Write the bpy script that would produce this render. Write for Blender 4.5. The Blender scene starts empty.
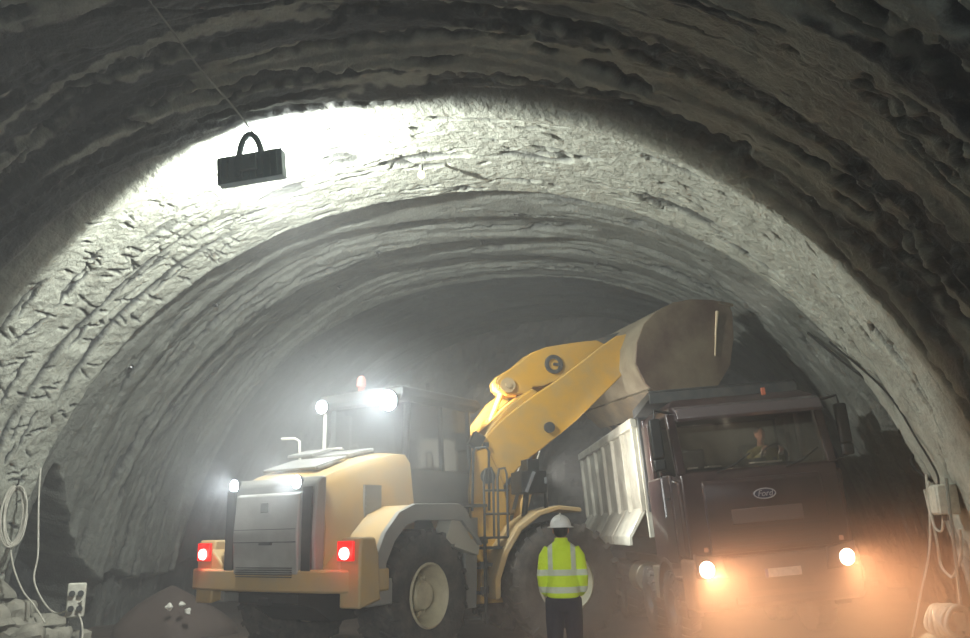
import bpy, math, random
import numpy as np
from mathutils import Vector, Matrix
random.seed(7); rng = np.random.default_rng(5)
sc = bpy.context.scene
COL = sc.collection
R = math.radians
sc.view_settings.view_transform = 'Standard'; sc.view_settings.look = 'None'
sc.view_settings.gamma = 1; sc.view_settings.use_curve_mapping = False
sc.view_settings.exposure = 0.0
sc.cycles.use_denoising = True
sc.cycles.volume_step_rate = 2.0
sc.cycles.volume_bounces = 1
sc.cycles.max_bounces = 6
sc.cycles.sample_clamp_indirect = 4

# ------------------------------------------------------------------ materials
def lin(c):
    return tuple((x/12.92 if x <= .04045 else ((x+.055)/1.055)**2.4) for x in [v/255 for v in c]) + (1,)
def mat(name, rgb, rough=.6, metal=0, dirt=None, dscale=4, damt=.5, bump=0, bscale=30, emit=0, erg=None, spec=.5, coat=0):
    m = bpy.data.materials.new(name); m.use_nodes = True
    nt = m.node_tree; p = nt.nodes['Principled BSDF']
    p.inputs['Base Color'].default_value = lin(rgb)
    p.inputs['Roughness'].default_value = rough; p.inputs['Metallic'].default_value = metal
    p.inputs['Specular IOR Level'].default_value = spec
    p.inputs['Coat Weight'].default_value = coat
    tc = nt.nodes.new('ShaderNodeTexCoord')
    if dirt:
        n = nt.nodes.new('ShaderNodeTexNoise'); n.inputs['Scale'].default_value = dscale
        n.inputs['Detail'].default_value = 6; n.inputs['Roughness'].default_value = .65
        nt.links.new(tc.outputs['Object'], n.inputs['Vector'])
        r = nt.nodes.new('ShaderNodeValToRGB'); r.color_ramp.elements[0].position = .38; r.color_ramp.elements[1].position = .68
        r.color_ramp.elements[1].color = (damt,)*3+(1,)
        nt.links.new(n.outputs['Fac'], r.inputs['Fac'])
        mx = nt.nodes.new('ShaderNodeMixRGB'); mx.inputs[1].default_value = lin(rgb); mx.inputs[2].default_value = lin(dirt)
        nt.links.new(r.outputs['Color'], mx.inputs[0]); nt.links.new(mx.outputs[0], p.inputs['Base Color'])
    if bump:
        b = nt.nodes.new('ShaderNodeBump'); b.inputs['Strength'].default_value = bump; b.inputs['Distance'].default_value = .02
        n2 = nt.nodes.new('ShaderNodeTexNoise'); n2.inputs['Scale'].default_value = bscale; n2.inputs['Detail'].default_value = 5
        nt.links.new(tc.outputs['Object'], n2.inputs['Vector'])
        nt.links.new(n2.outputs['Fac'], b.inputs['Height']); nt.links.new(b.outputs[0], p.inputs['Normal'])
    if emit:
        p.inputs['Emission Color'].default_value = lin(erg or rgb); p.inputs['Emission Strength'].default_value = emit
    return m
M = {}
M['yellow'] = mat('loader_yellow', (196,148,52), .45, dirt=(160,138,96), dscale=2.5, damt=.7)
M['yellow2'] = mat('loader_yellow_dust_haze', (190,156,98), .5, dirt=(168,152,124), dscale=2, damt=.9)  # paler yellow: dust plus the veil of haze painted into the colour
M['grey'] = mat('loader_grey', (128,128,124), .5, dirt=(150,146,138), dscale=5)
M['dgrey'] = mat('dark_grey_paint', (58,60,62), .5, dirt=(95,92,86), dscale=5, damt=.6)
M['black'] = mat('black_plastic', (26,27,29), .5, dirt=(62,58,54), dscale=6, damt=.5)
M['rubber'] = mat('tyre_rubber', (44,43,43), .85, dirt=(98,90,82), dscale=5, damt=.8, bump=.5, bscale=25)
M['rim'] = mat('rim_cream', (196,186,156), .5, dirt=(140,128,106), dscale=6, damt=.5)
M['chrome'] = mat('chrome_steel', (200,200,200), .15, metal=1)
M['steel'] = mat('worn_steel', (120,112,100), .5, metal=.5, dirt=(150,132,106), dscale=3, damt=1)
M['bucket'] = mat('bucket_muddy_steel', (92,70,60), .6, metal=.2, dirt=(150,136,110), dscale=.9, damt=.8, bump=.3, bscale=8)
M['truck'] = mat('truck_dark_paint', (46,30,32), .32, dirt=(80,60,54), dscale=2, damt=.5, coat=.3)
M['trucklow'] = mat('truck_dusty_lower_paint', (70,56,52), .5, dirt=(120,98,84), dscale=3, damt=.7)
M['dump'] = mat('dump_body_paint', (188,186,172), .42, dirt=(130,126,114), dscale=2.2, damt=.8)
M['seat'] = mat('cab_interior', (70,66,60), .8)
M['lin'] = mat('cab_back_wall', (120,116,106), .8)
M['paper'] = mat('white_paper', (225,222,210), .8)
M['plate'] = mat('plate_white', (215,205,190), .6, dirt=(150,130,110), dscale=20)
M['plateblue'] = mat('plate_blue_band', (40,60,130), .6)
M['logo'] = mat('badge_blue', (34,38,70), .3)
M['logow'] = mat('badge_silver', (200,198,200), .3, metal=.6)
M['lampbody'] = mat('lamp_housing_grey', (150,170,176), .5, dirt=(160,170,172), dscale=8)
M['cord'] = mat('grey_cable', (128,128,118), .7)
M['wcord'] = mat('white_cable', (206,202,188), .7, dirt=(150,142,128), dscale=10)
M['bcord'] = mat('black_cable', (30,28,26), .7)
M['box'] = mat('socket_box_white', (214,212,196), .6, dirt=(150,145,130), dscale=12)
M['dsock'] = mat('socket_dark', (60,62,60), .6)
M['skin'] = mat('skin', (176,124,98), .6)
M['navy'] = mat('navy_trousers', (28,30,46), .9, bump=.3, bscale=40)
M['helmet'] = mat('white_helmet', (236,234,228), .35)
M['boot'] = mat('black_boots', (22,20,20), .6)
M['hair'] = mat('dark_hair', (24,20,18), .8)
M['grip'] = mat('work_glove', (190,186,176), .8)
M['mustard'] = mat('driver_jacket', (120,112,30), .8)
M['sheet'] = mat('grey_white_sheet', (196,192,178), .6, dirt=(130,124,112), dscale=9, damt=.7, bump=.5, bscale=14)
M['ropey'] = mat('rock_chip', (92,88,80), .9, dirt=(50,47,43), dscale=5, bump=.8, bscale=12)
M['lrock'] = mat('pale_rock', (158,154,140), .9, dirt=(84,80,70), dscale=4, bump=.8, bscale=12)
def emis(name, rgb, s):
    m = bpy.data.materials.new(name); m.use_nodes = True; nt = m.node_tree; nt.nodes.clear()
    e = nt.nodes.new('ShaderNodeEmission'); e.inputs[0].default_value = lin(rgb); e.inputs[1].default_value = s
    o = nt.nodes.new('ShaderNodeOutputMaterial'); nt.links.new(e.outputs[0], o.inputs[0]); return m
M['ledwhite'] = emis('led_white', (225,244,255), 30)
M['ledcab'] = emis('led_cab_white', (225,244,255), 60)
M['flood'] = emis('flood_lens', (245,252,255), 60)
M['warm'] = emis('headlamp_warm', (255,214,176), 40)
M['warmdim'] = emis('marker_amber', (230,150,110), .5)
M['red'] = emis('tail_red', (255,30,24), 2.2)
M['redhot'] = emis('tail_bulb', (255,190,180), 6)
M['bulb'] = emis('bulb_glow', (250,245,170), 6)
def glass(name, tint, gl=.12):
    m = bpy.data.materials.new(name); m.use_nodes = True; nt = m.node_tree; nt.nodes.clear()
    t = nt.nodes.new('ShaderNodeBsdfTransparent'); t.inputs[0].default_value = lin(tint)
    g = nt.nodes.new('ShaderNodeBsdfGlossy'); g.inputs['Roughness'].default_value = .08
    x = nt.nodes.new('ShaderNodeMixShader'); x.inputs[0].default_value = gl
    o = nt.nodes.new('ShaderNodeOutputMaterial')
    nt.links.new(t.outputs[0], x.inputs[1]); nt.links.new(g.outputs[0], x.inputs[2]); nt.links.new(x.outputs[0], o.inputs[0])
    return m
M['glass'] = glass('windscreen_glass', (216,212,208))
M['cabglass'] = glass('loader_cab_glass', (120,132,136), .14)

# ------------------------------------------------------------------ mesh builder
I4 = Matrix.Identity(4)
def rotm(axis, deg): return Matrix.Rotation(R(deg), 4, axis)
class MB:
    def __init__(s, xf=None): s.v = []; s.f = []; s.xf = xf or I4
    def add(s, vs, fs, m=None):
        o = len(s.v); m = s.xf @ m if m is not None else s.xf
        s.v += [m @ Vector(v) for v in vs]; s.f += [tuple(i+o for i in f) for f in fs]; return s
    def box(s, c, d, m=None, taper=None):
        x, y, z = [k/2 for k in d]; tx, ty = taper or (1, 1)
        vs = [(-x,-y,-z),(x,-y,-z),(x,y,-z),(-x,y,-z),(-x*tx,-y*ty,z),(x*tx,-y*ty,z),(x*tx,y*ty,z),(-x*tx,y*ty,z)]
        return s.add(vs, [(3,2,1,0),(4,5,6,7),(0,1,5,4),(1,2,6,5),(2,3,7,6),(3,0,4,7)], Matrix.Translation(c) @ (m or I4))
    def prism(s, poly, y0, y1, plane='xz', inset=0):
        # poly in (x,z) extruded along y (plane 'xz'), or (y,z) extruded along x ('yz'), or (x,y) along z ('xy')
        def P(a, b, t): return {'xz': (a, t, b), 'yz': (t, a, b), 'xy': (a, b, t)}[plane]
        n = len(poly); area = sum(poly[i][0]*poly[(i+1) % n][1]-poly[(i+1) % n][0]*poly[i][1] for i in range(n))
        if (area < 0) != (plane == 'xz'): poly = poly[::-1]
        if y0 > y1: y0, y1 = y1, y0
        vs = [P(a, b, y0) for a, b in poly] + [P(a, b, y1) for a, b in poly]
        fs = [tuple(reversed(range(n))), tuple(range(n, 2*n))] + [(i, (i+1) % n, n+(i+1) % n, n+i) for i in range(n)]
        return s.add(vs, fs)
    def cyl(s, a, b, r0, r1=None, n=20, cap=True):
        return s.tube([a, b], [r0, r0 if r1 is None else r1], n, cap)
    def tube(s, path, r, n=10, cap=True):
        path = [Vector(p) for p in path]; rs = r if isinstance(r, (list, tuple)) else [r]*len(path)
        vs = []; fs = []; N = None
        for i, p in enumerate(path):
            t = (path[min(i+1, len(path)-1)]-path[max(i-1, 0)]).normalized()
            if N is None: N = t.orthogonal().normalized()
            N = (N - t*N.dot(t)); N = N.normalized() if N.length > 1e-6 else t.orthogonal().normalized()
            B = t.cross(N)
            for k in range(n):
                a = 2*math.pi*k/n; vs.append(tuple(p+(N*math.cos(a)+B*math.sin(a))*rs[i]))
        for i in range(len(path)-1):
            for k in range(n):
                fs.append((i*n+k, i*n+(k+1) % n, (i+1)*n+(k+1) % n, (i+1)*n+k))
        if cap: fs += [tuple(reversed(range(n))), tuple(range((len(path)-1)*n, len(path)*n))]
        return s.add(vs, fs)
    def lathe(s, prof, m=None, n=40, close=False):
        # prof (r, h) about the y axis
        vs = []; fs = []; L = len(prof)
        for k in range(n):
            a = 2*math.pi*k/n
            vs += [(r*math.cos(a), h, r*math.sin(a)) for r, h in prof]
        for k in range(n):
            for i in range(L if close else L-1):
                j = (i+1) % L; k2 = (k+1) % n
                fs.append((k*L+i, k2*L+i, k2*L+j, k*L+j))
        return s.add(vs, fs, m)
    def ball(s, c, rad, n=16, m=None, cut=-1):
        rx, ry, rz = rad if isinstance(rad, (tuple, list)) else (rad,)*3
        vs = []; fs = []; L = n//2+1
        for i in range(L):
            ph = -math.pi/2+math.pi*i/(L-1); ph = max(ph, math.asin(cut)) if cut > -1 else ph
            for k in range(n):
                a = 2*math.pi*k/n; vs.append((rx*math.cos(ph)*math.cos(a), ry*math.cos(ph)*math.sin(a), rz*math.sin(ph)))
        for i in range(L-1):
            for k in range(n): fs.append((i*n+k, i*n+(k+1) % n, (i+1)*n+(k+1) % n, (i+1)*n+k))
        fs += [tuple(reversed(range(n))), tuple(range((L-1)*n, L*n))]
        return s.add(vs, fs, Matrix.Translation(c) @ (m or I4))
    def loft(s, rings, cap=True):
        n = len(rings[0]); vs = [p for r in rings for p in r]; fs = []
        for i in range(len(rings)-1):
            for k in range(n): fs.append((i*n+k, i*n+(k+1) % n, (i+1)*n+(k+1) % n, (i+1)*n+k))
        if cap: fs += [tuple(reversed(range(n))), tuple(range((len(rings)-1)*n, len(rings)*n))]
        return s.add(vs, fs)
    def islands(s):
        p = list(range(len(s.v)))
        def f(a):
            while p[a] != a: p[a] = p[p[a]]; a = p[a]
            return a
        for q in s.f:
            for k in q[1:]: p[f(q[0])] = f(k)
        g = {}
        for q in s.f: g.setdefault(f(q[0]), []).append(q)
        out = []
        for fs in g.values():
            ids = sorted({i for q in fs for i in q}); mp = {i: k for k, i in enumerate(ids)}
            n = MB(); n.v = [s.v[i] for i in ids]; n.f = [tuple(mp[i] for i in q) for q in fs]; out.append(n)
        return out
    def split(s, name, m, parent=None, **k):
        return [n.build(name, m, parent, **k) for n in s.islands()][0]
    def build(s, name, m, parent=None, bevel=0, smooth=False, loc=None, remesh=0, sm=0):
        me = bpy.data.meshes.new(name); me.from_pydata([tuple(v) for v in s.v], [], s.f); me.validate(); me.update()
        o = bpy.data.objects.new(name, me); COL.objects.link(o)
        for mm in (m if isinstance(m, list) else [m]): me.materials.append(M[mm] if isinstance(mm, str) else mm)
        if parent: o.parent = parent
        if loc: o.location = loc
        import bmesh
        b = bmesh.new(); b.from_mesh(me); bmesh.ops.remove_doubles(b, verts=b.verts, dist=1e-5)
        bmesh.ops.recalc_face_normals(b, faces=b.faces); b.to_mesh(me); b.free()
        if smooth or bevel:
            for p in me.polygons: p.use_smooth = True
            if not remesh: me.set_sharp_from_angle(angle=R(38))
        if bevel:
            mod = o.modifiers.new('bevel', 'BEVEL'); mod.width = bevel; mod.segments = 2; mod.limit_method = 'ANGLE'; mod.angle_limit = R(35)
        if remesh:
            mod = o.modifiers.new('remesh', 'REMESH'); mod.mode = 'VOXEL'; mod.voxel_size = remesh; mod.use_smooth_shade = True
            if sm:
                mod = o.modifiers.new('smooth', 'SMOOTH'); mod.iterations = sm; mod.factor = .5
        return o
def tag(o, label=None, cat=None, group=None, kind=None):
    if label: o['label'] = label
    if cat: o['category'] = cat
    if group: o['group'] = group
    if kind: o['kind'] = kind
    return o
def empty(name, loc, rot=(0,0,0), **k):
    o = bpy.data.objects.new(name, None); COL.objects.link(o); o.location = loc; o.rotation_euler = rot
    o.empty_display_size = .3
    return tag(o, **k)
def light(name, typ, loc, energy, color, rad=.05, target=None, angle=160, blend=.5, parent=None):
    l = bpy.data.lights.new(name, typ); l.energy = energy; l.color = color; l.shadow_soft_size = rad
    if typ == 'SPOT': l.spot_size = R(angle); l.spot_blend = blend
    o = bpy.data.objects.new(name, l); COL.objects.link(o); o.location = loc
    if target is not None:
        o.rotation_euler = (Vector(target)-Vector(loc)).to_track_quat('-Z', 'Y').to_euler()
    if parent: o.parent = parent
    return o

# ------------------------------------------------------------------ numpy noise
def vnoise(x, y, seed):
    r = np.random.default_rng(seed); T = r.random((256, 256))
    xi = np.floor(x).astype(int); yi = np.floor(y).astype(int); fx = x-xi; fy = y-yi
    fx = fx*fx*fx*(fx*(fx*6-15)+10); fy = fy*fy*fy*(fy*(fy*6-15)+10)
    g = lambda a, b: T[a % 256, b % 256]
    return (g(xi, yi)*(1-fx)+g(xi+1, yi)*fx)*(1-fy)+(g(xi, yi+1)*(1-fx)+g(xi+1, yi+1)*fx)*fy
def fbm(x, y, seed, o=4, g=.5):
    a = 1; s = 0; t = 0
    for k in range(o):
        s = s+a*vnoise(x*2**k, y*2**k, seed+k); t += a; a *= g
    return s/t
def sstep(a, b, x):
    t = np.clip((x-a)/(b-a), 0, 1); return t*t*(3-2*t)

# ------------------------------------------------------------------ tunnel lining
TA, TB, TZC, TN, TX0 = 7.5, 8.1, -.97, 2.24, -3.86
NT = 860
th = np.linspace(R(4), R(176), NT)
YS = np.concatenate([np.linspace(-5, 3.5, 60, endpoint=False), np.linspace(3.5, 19, 760, endpoint=False), np.linspace(19, 27, 120)])
ct, st = np.cos(th), np.sin(th)
px = TX0+TA*np.sign(ct)*np.abs(ct)**(2/TN); pz = TZC+TB*np.abs(st)**(2/TN)
arc = np.concatenate([[0], np.cumsum(np.hypot(np.diff(px), np.diff(pz)))])
tx = np.gradient(px, arc); tz = np.gradient(pz, arc); nx, nz = tz, -tx     # outward normal
if nx[0] < 0: nx, nz = -nx, -nz
S, Y = np.meshgrid(arc, YS, indexing='ij')
PZ = np.repeat(pz[:, None], len(YS), 1); PX = np.repeat(px[:, None], len(YS), 1)
S2 = S+.4*fbm(S*.6, Y*.6, 3)
def ledge(seed, fs, fy, sharp):
    n = fbm(S*fs, (Y+.25*fbm(S*.35, Y*.2, seed+50, 3))*fy, seed, 3, .45)
    k = n*sharp; f = k-np.floor(k)
    return np.floor(k)/sharp+np.where(f < .8, f*.25, .2+(f-.8)*4)/sharp
D = np.zeros_like(S); leftw0 = sstep(11, 16, S)
near = 1-sstep(9.3, 9.75, Y); band = sstep(9.3, 9.75, Y)*(1-sstep(12.6, 12.9, Y)); inner = sstep(12.6, 12.9, Y)
D += .48*(ledge(11, .16, 1.1, 7)-.5)*near
D += .55*(ledge(12, .12, 1.3, 9)-.5)*inner*.9
D += (.05+.11*leftw0)*(ledge(13, .2, 1.0, 6)-.5)*band
# excavation rounds: each round steps out and tapers back
def saw(y0, y1, a): return a*sstep(y0-.04, y0+.14, Y)*np.clip((y1-Y)/(y1-y0), 0, 1)*(Y < y1+.001)
wob = .18*(fbm(S*.3, Y*0, 21, 3)-.5)
Yk = Y; Y = Y+wob
D += saw(2.5, 5.4, .22)+saw(5.4, 7.2, .16)+saw(7.2, 9.55, .12)
D += saw(12.75, 15.2, .42)+saw(15.2, 17.9, .3)
D += .75*sstep(17.85, 18.3, Y)
Y = Yk
D -= .10*np.exp(-((Y-9.75+wob)/.22)**2)
leftw = sstep(13, 17, S)                                  # left haunch of the vault
brick = np.zeros_like(S)
for yy, w in ((10.25, .05), (10.95, .07), (11.55, .06), (12.15, .06)):
    g = np.exp(-((Y+.5*(fbm(S*.3, Y*0+yy, 31, 4)-.5)-yy)/w)**2)
    brick += g*sstep(.42, .6, fbm(S*.45, Y*0+yy*3, 33, 3))
def dashes(n, s0, s1, y0, y1, ls, ly, seed, tilt=.15):
    # short ragged marks: half length ls along the arc, ly along the tunnel
    r = np.random.default_rng(seed); out = np.zeros_like(S); ds = arc[1]-arc[0]
    for k in range(n):
        a = r.uniform(s0, s1); b_ = r.uniform(y0, y1); la = r.uniform(*ls); lb = r.uniform(*ly); ti = r.normal()*tilt
        m_ = 2.2*max(la, lb)
        i0, i1 = np.searchsorted(arc, [a-m_, a+m_]); j0, j1 = np.searchsorted(YS, [b_-m_, b_+m_])
        if i1 <= i0 or j1 <= j0: continue
        u = S[i0:i1, j0:j1]-a; v = Y[i0:i1, j0:j1]-b_; u, v = u+ti*v, v-ti*u
        wv = .35*lb*np.sin(u*9+k)+.3*lb*np.sin(u*23+2*k); wu = .4*la*np.sin(v*14+k)
        q = ((u+wu)/la)**2+((v+wv)/lb)**2
        out[i0:i1, j0:j1] = np.maximum(out[i0:i1, j0:j1], 1-sstep(.5, 1.2, q))
    return out
slots = dashes(230, 12.0, arc[-1], 9.9, 12.7, (.018, .035), (.06, .22), 36, .35)
slots = np.maximum(slots, dashes(70, 12, arc[-1], 10.2, 12.6, (.15, .5), (.02, .05), 37, .1))
brick = np.clip(brick+slots, 0, 1)*band*leftw
D += .05*brick
pits = sstep(.665, .72, fbm(S*.8, Y*3.2, 41, 3, .6))*(band*(1-leftw)*.9+inner*.5)
pits = np.maximum(pits, dashes(150, 0, 15, 9.9, 12.7, (.06, .28), (.015, .045), 42, .25)*band)
pits = np.maximum(pits, dashes(240, 0, arc[-1], 12.9, 17.8, (.15, .9), (.02, .06), 43, .06)*inner)
nstreak = np.maximum(dashes(150, 0, arc[-1], 4.0, 9.4, (.4, 2.2), (.04, .17), 44, .05), dashes(200, 0, arc[-1], 1.5, 9.2, (.1, .5), (.02, .06), 45, .2))*near
D += .07*pits+.08*nstreak
D += near*.05*(fbm(S*1.6, Y*3.0, 53, 4, .55)-.5)*2
D += (.018+.014*leftw)*(fbm(S*4, Y*4, 51, 4, .6)-.5)*2 + .012*(fbm(S*14, Y*14, 52, 2)-.5)*2*(1-.4*inner)
# recess behind the hose coil at the lower left
ledgez = 2.3+.25*(fbm(Y*2, Y*0, 61)-.5)
ledgez = 2.42-1.15*(Y-13.75)+.14*(fbm(Y*5, PZ*1.5, 61, 3)-.5)*2
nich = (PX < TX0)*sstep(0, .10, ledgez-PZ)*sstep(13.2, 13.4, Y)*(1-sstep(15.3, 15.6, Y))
D += 1.5*nich
# low bench: the lining ends ragged above bare rock further in on both sides
bench = sstep(0, .10, (.95+.5*(fbm(Y*1.7, Y*0, 62, 4)-.5))-PZ)*sstep(15.4, 15.6, Y)
D += .3*bench
VX = PX+nx[:, None]*D; VZ = PZ+nz[:, None]*D
n1, n2 = S.shape
verts = np.stack([VX, Y, VZ], -1).reshape(-1, 3)
idx = np.arange(n1*n2).reshape(n1, n2)
faces = np.stack([idx[:-1, :-1], idx[:-1, 1:], idx[1:, 1:], idx[1:, :-1]], -1).reshape(-1, 4)
me = bpy.data.meshes.new('wall_tunnel')
me.vertices.add(len(verts)); me.vertices.foreach_set('co', verts.ravel())
me.loops.add(faces.size); me.loops.foreach_set('vertex_index', faces.ravel())
me.polygons.add(len(faces)); me.polygons.foreach_set('loop_start', np.arange(0, faces.size, 4))
me.update(calc_edges=True); me.polygons.foreach_set('use_smooth', np.ones(len(faces), bool))
# dark mask: damp streaks, bare rock, and painted shade in unlit zones and recess
wet_shade = np.zeros_like(S)
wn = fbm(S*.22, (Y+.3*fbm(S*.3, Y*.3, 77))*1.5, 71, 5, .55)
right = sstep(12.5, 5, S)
wet_shade += sstep(.47, .52, wn)*near*(.95)*sstep(3.8, 5.2, Y+1.0*right+.6*fbm(S*.5, Y, 78))
wet_shade = np.maximum(wet_shade, near*sstep(6.6, 7.6, Y+.5*fbm(S*.4, Y, 79))*(1-.9*sstep(.5, .545, fbm(S*.16, Y*1.9, 73, 4)))*(.80+.20*(1-right)))  # shade of the unlit near stretch painted in, up to the lamp ring
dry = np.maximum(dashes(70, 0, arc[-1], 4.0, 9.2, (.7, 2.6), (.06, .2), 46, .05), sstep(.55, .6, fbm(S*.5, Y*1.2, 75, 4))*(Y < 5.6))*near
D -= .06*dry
wet_shade = wet_shade*(1-.85*dry)
wet_shade = np.maximum(wet_shade, near*.15)
wet_shade = np.maximum(wet_shade, .95*nstreak); wet_shade = np.maximum(wet_shade, .95*brick); wet_shade = np.maximum(wet_shade, .9*pits)
wet_shade = np.maximum(wet_shade, inner*.55*sstep(.5, .6, fbm(S*.25, Y*2.4, 74, 4)))
wet_shade = np.maximum(wet_shade, .9*sstep(17.85, 18.1, Y+wob))  # unlit stretch beyond the far ring painted dark
wet_shade = np.maximum(wet_shade, .95*nich); wet_shade = np.maximum(wet_shade, .8*bench)  # recess shade painted into the colour; bench is bare rock
wet_shade = np.maximum(wet_shade, .62*inner)  # inner vault shade painted in behind the lit band
wet_shade = np.clip(wet_shade, 0, 1)
ca = me.attributes.new('wet_shade', 'FLOAT', 'POINT'); ca.data.foreach_set('value', wet_shade.ravel().astype(np.float32))
tun = bpy.data.objects.new('wall_tunnel', me); COL.objects.link(tun)
tag(tun, kind='structure')
def tunnel_mat():
    m = bpy.data.materials.new('shotcrete'); m.use_nodes = True; nt = m.node_tree; N = nt.nodes; L = nt.links
    p = N['Principled BSDF']; tc = N.new('ShaderNodeTexCoord')
    at = N.new('ShaderNodeAttribute'); at.attribute_name = 'wet_shade'
    n = N.new('ShaderNodeTexNoise'); n.inputs['Scale'].default_value = 2.2; n.inputs['Detail'].default_value = 9; n.inputs['Roughness'].default_value = .7
    L.new(tc.outputs['Object'], n.inputs['Vector'])
    r = N.new('ShaderNodeValToRGB'); e = r.color_ramp.elements
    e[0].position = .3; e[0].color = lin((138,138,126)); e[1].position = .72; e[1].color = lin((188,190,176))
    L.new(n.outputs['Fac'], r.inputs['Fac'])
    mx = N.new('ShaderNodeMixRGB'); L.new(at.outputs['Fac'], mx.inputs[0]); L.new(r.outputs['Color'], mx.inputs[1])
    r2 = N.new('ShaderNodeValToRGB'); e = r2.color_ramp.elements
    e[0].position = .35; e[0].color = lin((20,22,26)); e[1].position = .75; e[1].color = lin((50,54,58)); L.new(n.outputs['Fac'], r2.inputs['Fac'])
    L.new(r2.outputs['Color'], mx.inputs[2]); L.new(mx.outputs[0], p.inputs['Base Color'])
    rr = N.new('ShaderNodeMapRange'); rr.inputs['To Min'].default_value = .9; rr.inputs['To Max'].default_value = .55
    L.new(at.outputs['Fac'], rr.inputs['Value']); L.new(rr.outputs[0], p.inputs['Roughness'])
    v = N.new('ShaderNodeTexNoise'); v.inputs['Scale'].default_value = 22; v.inputs['Detail'].default_value = 4; v.inputs['Roughness'].default_value = .6
    L.new(tc.outputs['Object'], v.inputs['Vector'])
    b = N.new('ShaderNodeBump'); b.inputs['Strength'].default_value = .9; b.inputs['Distance'].default_value = .035
    L.new(v.outputs['Fac'], b.inputs['Height']); L.new(b.outputs[0], p.inputs['Normal'])
    return m
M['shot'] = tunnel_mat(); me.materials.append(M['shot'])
# far rock face closing the tunnel
gx, gz = np.meshgrid(np.linspace(-13, 6, 150), np.linspace(-1.5, 10, 90), indexing='ij')
gy = 25.5+1.2*(fbm(gx*.4, gz*.4, 81, 5)-.5)-.4*fbm(gx*2, gz*2, 82, 3)
fv = np.stack([gx, gy, gz], -1).reshape(-1, 3); ii = np.arange(gx.size).reshape(gx.shape)
ff = np.stack([ii[:-1, :-1], ii[1:, :-1], ii[1:, 1:], ii[:-1, 1:]], -1).reshape(-1, 4)
fm = bpy.data.meshes.new('wall_face'); fm.from_pydata(fv.tolist(), [], ff.tolist()); fm.update(); fm.materials.append(mat('face_rock', (84,82,80), .9, dirt=(54,52,52), dscale=1.2, damt=.9, bump=.8, bscale=6))
fo = bpy.data.objects.new('wall_face', fm); COL.objects.link(fo); tag(fo, kind='structure')

# ------------------------------------------------------------------ floor
TRO = Vector((1.18, 12.36, 0)); TRH = -14.0
tfw = Vector((-math.sin(R(TRH)), -math.cos(R(TRH)), 0)); tfw = Vector((-math.sin(R(TRH)), -math.cos(R(TRH)), 0))
tfw = Vector((math.sin(R(-TRH)), -math.cos(R(TRH)), 0))            # truck forward, toward the viewer
trt = Vector((-tfw.y, tfw.x, 0))                                    # the truck's own left = right in view
ROLL = 3.8
gx, gy = np.meshgrid(np.linspace(-13, 6, 260), np.linspace(-5, 27, 400), indexing='ij')
dx = gx-TRO.x; dy = gy-TRO.y
lat = dx*trt.x+dy*trt.y; lon = -(dx*tfw.x+dy*tfw.y)
w = sstep(-1.3, 0.2, lon+.6)*(1-sstep(7.8, 9, lon))
gz = w*np.clip((lat+1.15)*math.tan(R(ROLL)), 0, .32)*sstep(-1.6, -1.1, lat)
rough = np.clip(.16*(fbm(gx*.9, gy*.9, 91, 4)-.55), -.1, .0)
gz = gz+rough-.01+sstep(.2, 1.2, lat)*0
lw = np.clip((-8.6-gx)/2.4, 0, 1)*sstep(8.5, 10, gy)*(1-sstep(12.2, 13.2, gy)); gz += .9*lw*lw*(.7+.6*fbm(gx*1.5, gy*1.5, 93, 3))
rw = np.clip((gx-2.6)/1.2, 0, 1)*sstep(9, 10, gy)*(1-w); gz += .35*rw*fbm(gx*1.5, gy*1.5, 94, 3)
fv = np.stack([gx, gy, gz], -1).reshape(-1, 3); ii = np.arange(gx.size).reshape(gx.shape)
ff = np.stack([ii[:-1, :-1], ii[1:, :-1], ii[1:, 1:], ii[:-1, 1:]], -1).reshape(-1, 4)
fm = bpy.data.meshes.new('floor'); fm.from_pydata(fv.tolist(), [], ff.tolist()); fm.update()
fm.materials.append(mat('muddy_ground', (88,74,64), .75, dirt=(54,46,42), dscale=1.3, damt=.9, bump=.9, bscale=9))
for p in fm.polygons: p.use_smooth = True
flo = bpy.data.objects.new('floor', fm); COL.objects.link(flo); tag(flo, kind='structure')
def gheight(x, y):
    i = int(round((x+13)/19*259)); j = int(round((y+5)/32*399)); return float(gz[i, j])

# ------------------------------------------------------------------ wheels
def tyre(mb, c, r, w, lugs=22, lugh=.035):
    m = Matrix.Translation(c)
    pr = [(.48*r, -.40*w), (.55*r, -.47*w), (.74*r, -.52*w), (.86*r, -.50*w), (.945*r, -.455*w), (.965*r, -.36*w), (.97*r, 0),
          (.965*r, .36*w), (.945*r, .455*w), (.86*r, .50*w), (.74*r, .52*w), (.55*r, .47*w), (.48*r, .40*w)]
    mb.lathe(pr, m, 56, close=True)
    for k in range(lugs):
        for sgn in (-1, 1):
            a = 2*math.pi*(k+(.5 if sgn > 0 else 0))/lugs
            mm = m @ Matrix.Rotation(a, 4, 'Y') @ Matrix.Translation((r*.955, sgn*.27*w, 0)) @ Matrix.Rotation(sgn*R(24), 4, 'X')
            mb.add([(-.05*r, -.25*w, -.045*r), (.045*r, -.22*w, -.036*r), (.045*r, .20*w, -.036*r), (-.10*r, .27*w, -.045*r),
                    (-.05*r, -.25*w, .045*r), (.045*r, -.22*w, .036*r), (.045*r, .20*w, .036*r), (-.10*r, .27*w, .045*r)] if sgn > 0 else
                   [(-.10*r, -.27*w, -.045*r), (.045*r, -.20*w, -.036*r), (.045*r, .22*w, -.036*r), (-.05*r, .25*w, -.045*r),
                    (-.10*r, -.27*w, .045*r), (.045*r, -.20*w, .036*r), (.045*r, .22*w, .036*r), (-.05*r, .25*w, .045*r)],
                   [(3,2,1,0),(4,5,6,7),(0,1,5,4),(1,2,6,5),(2,3,7,6),(3,0,4,7)], mm)
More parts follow.
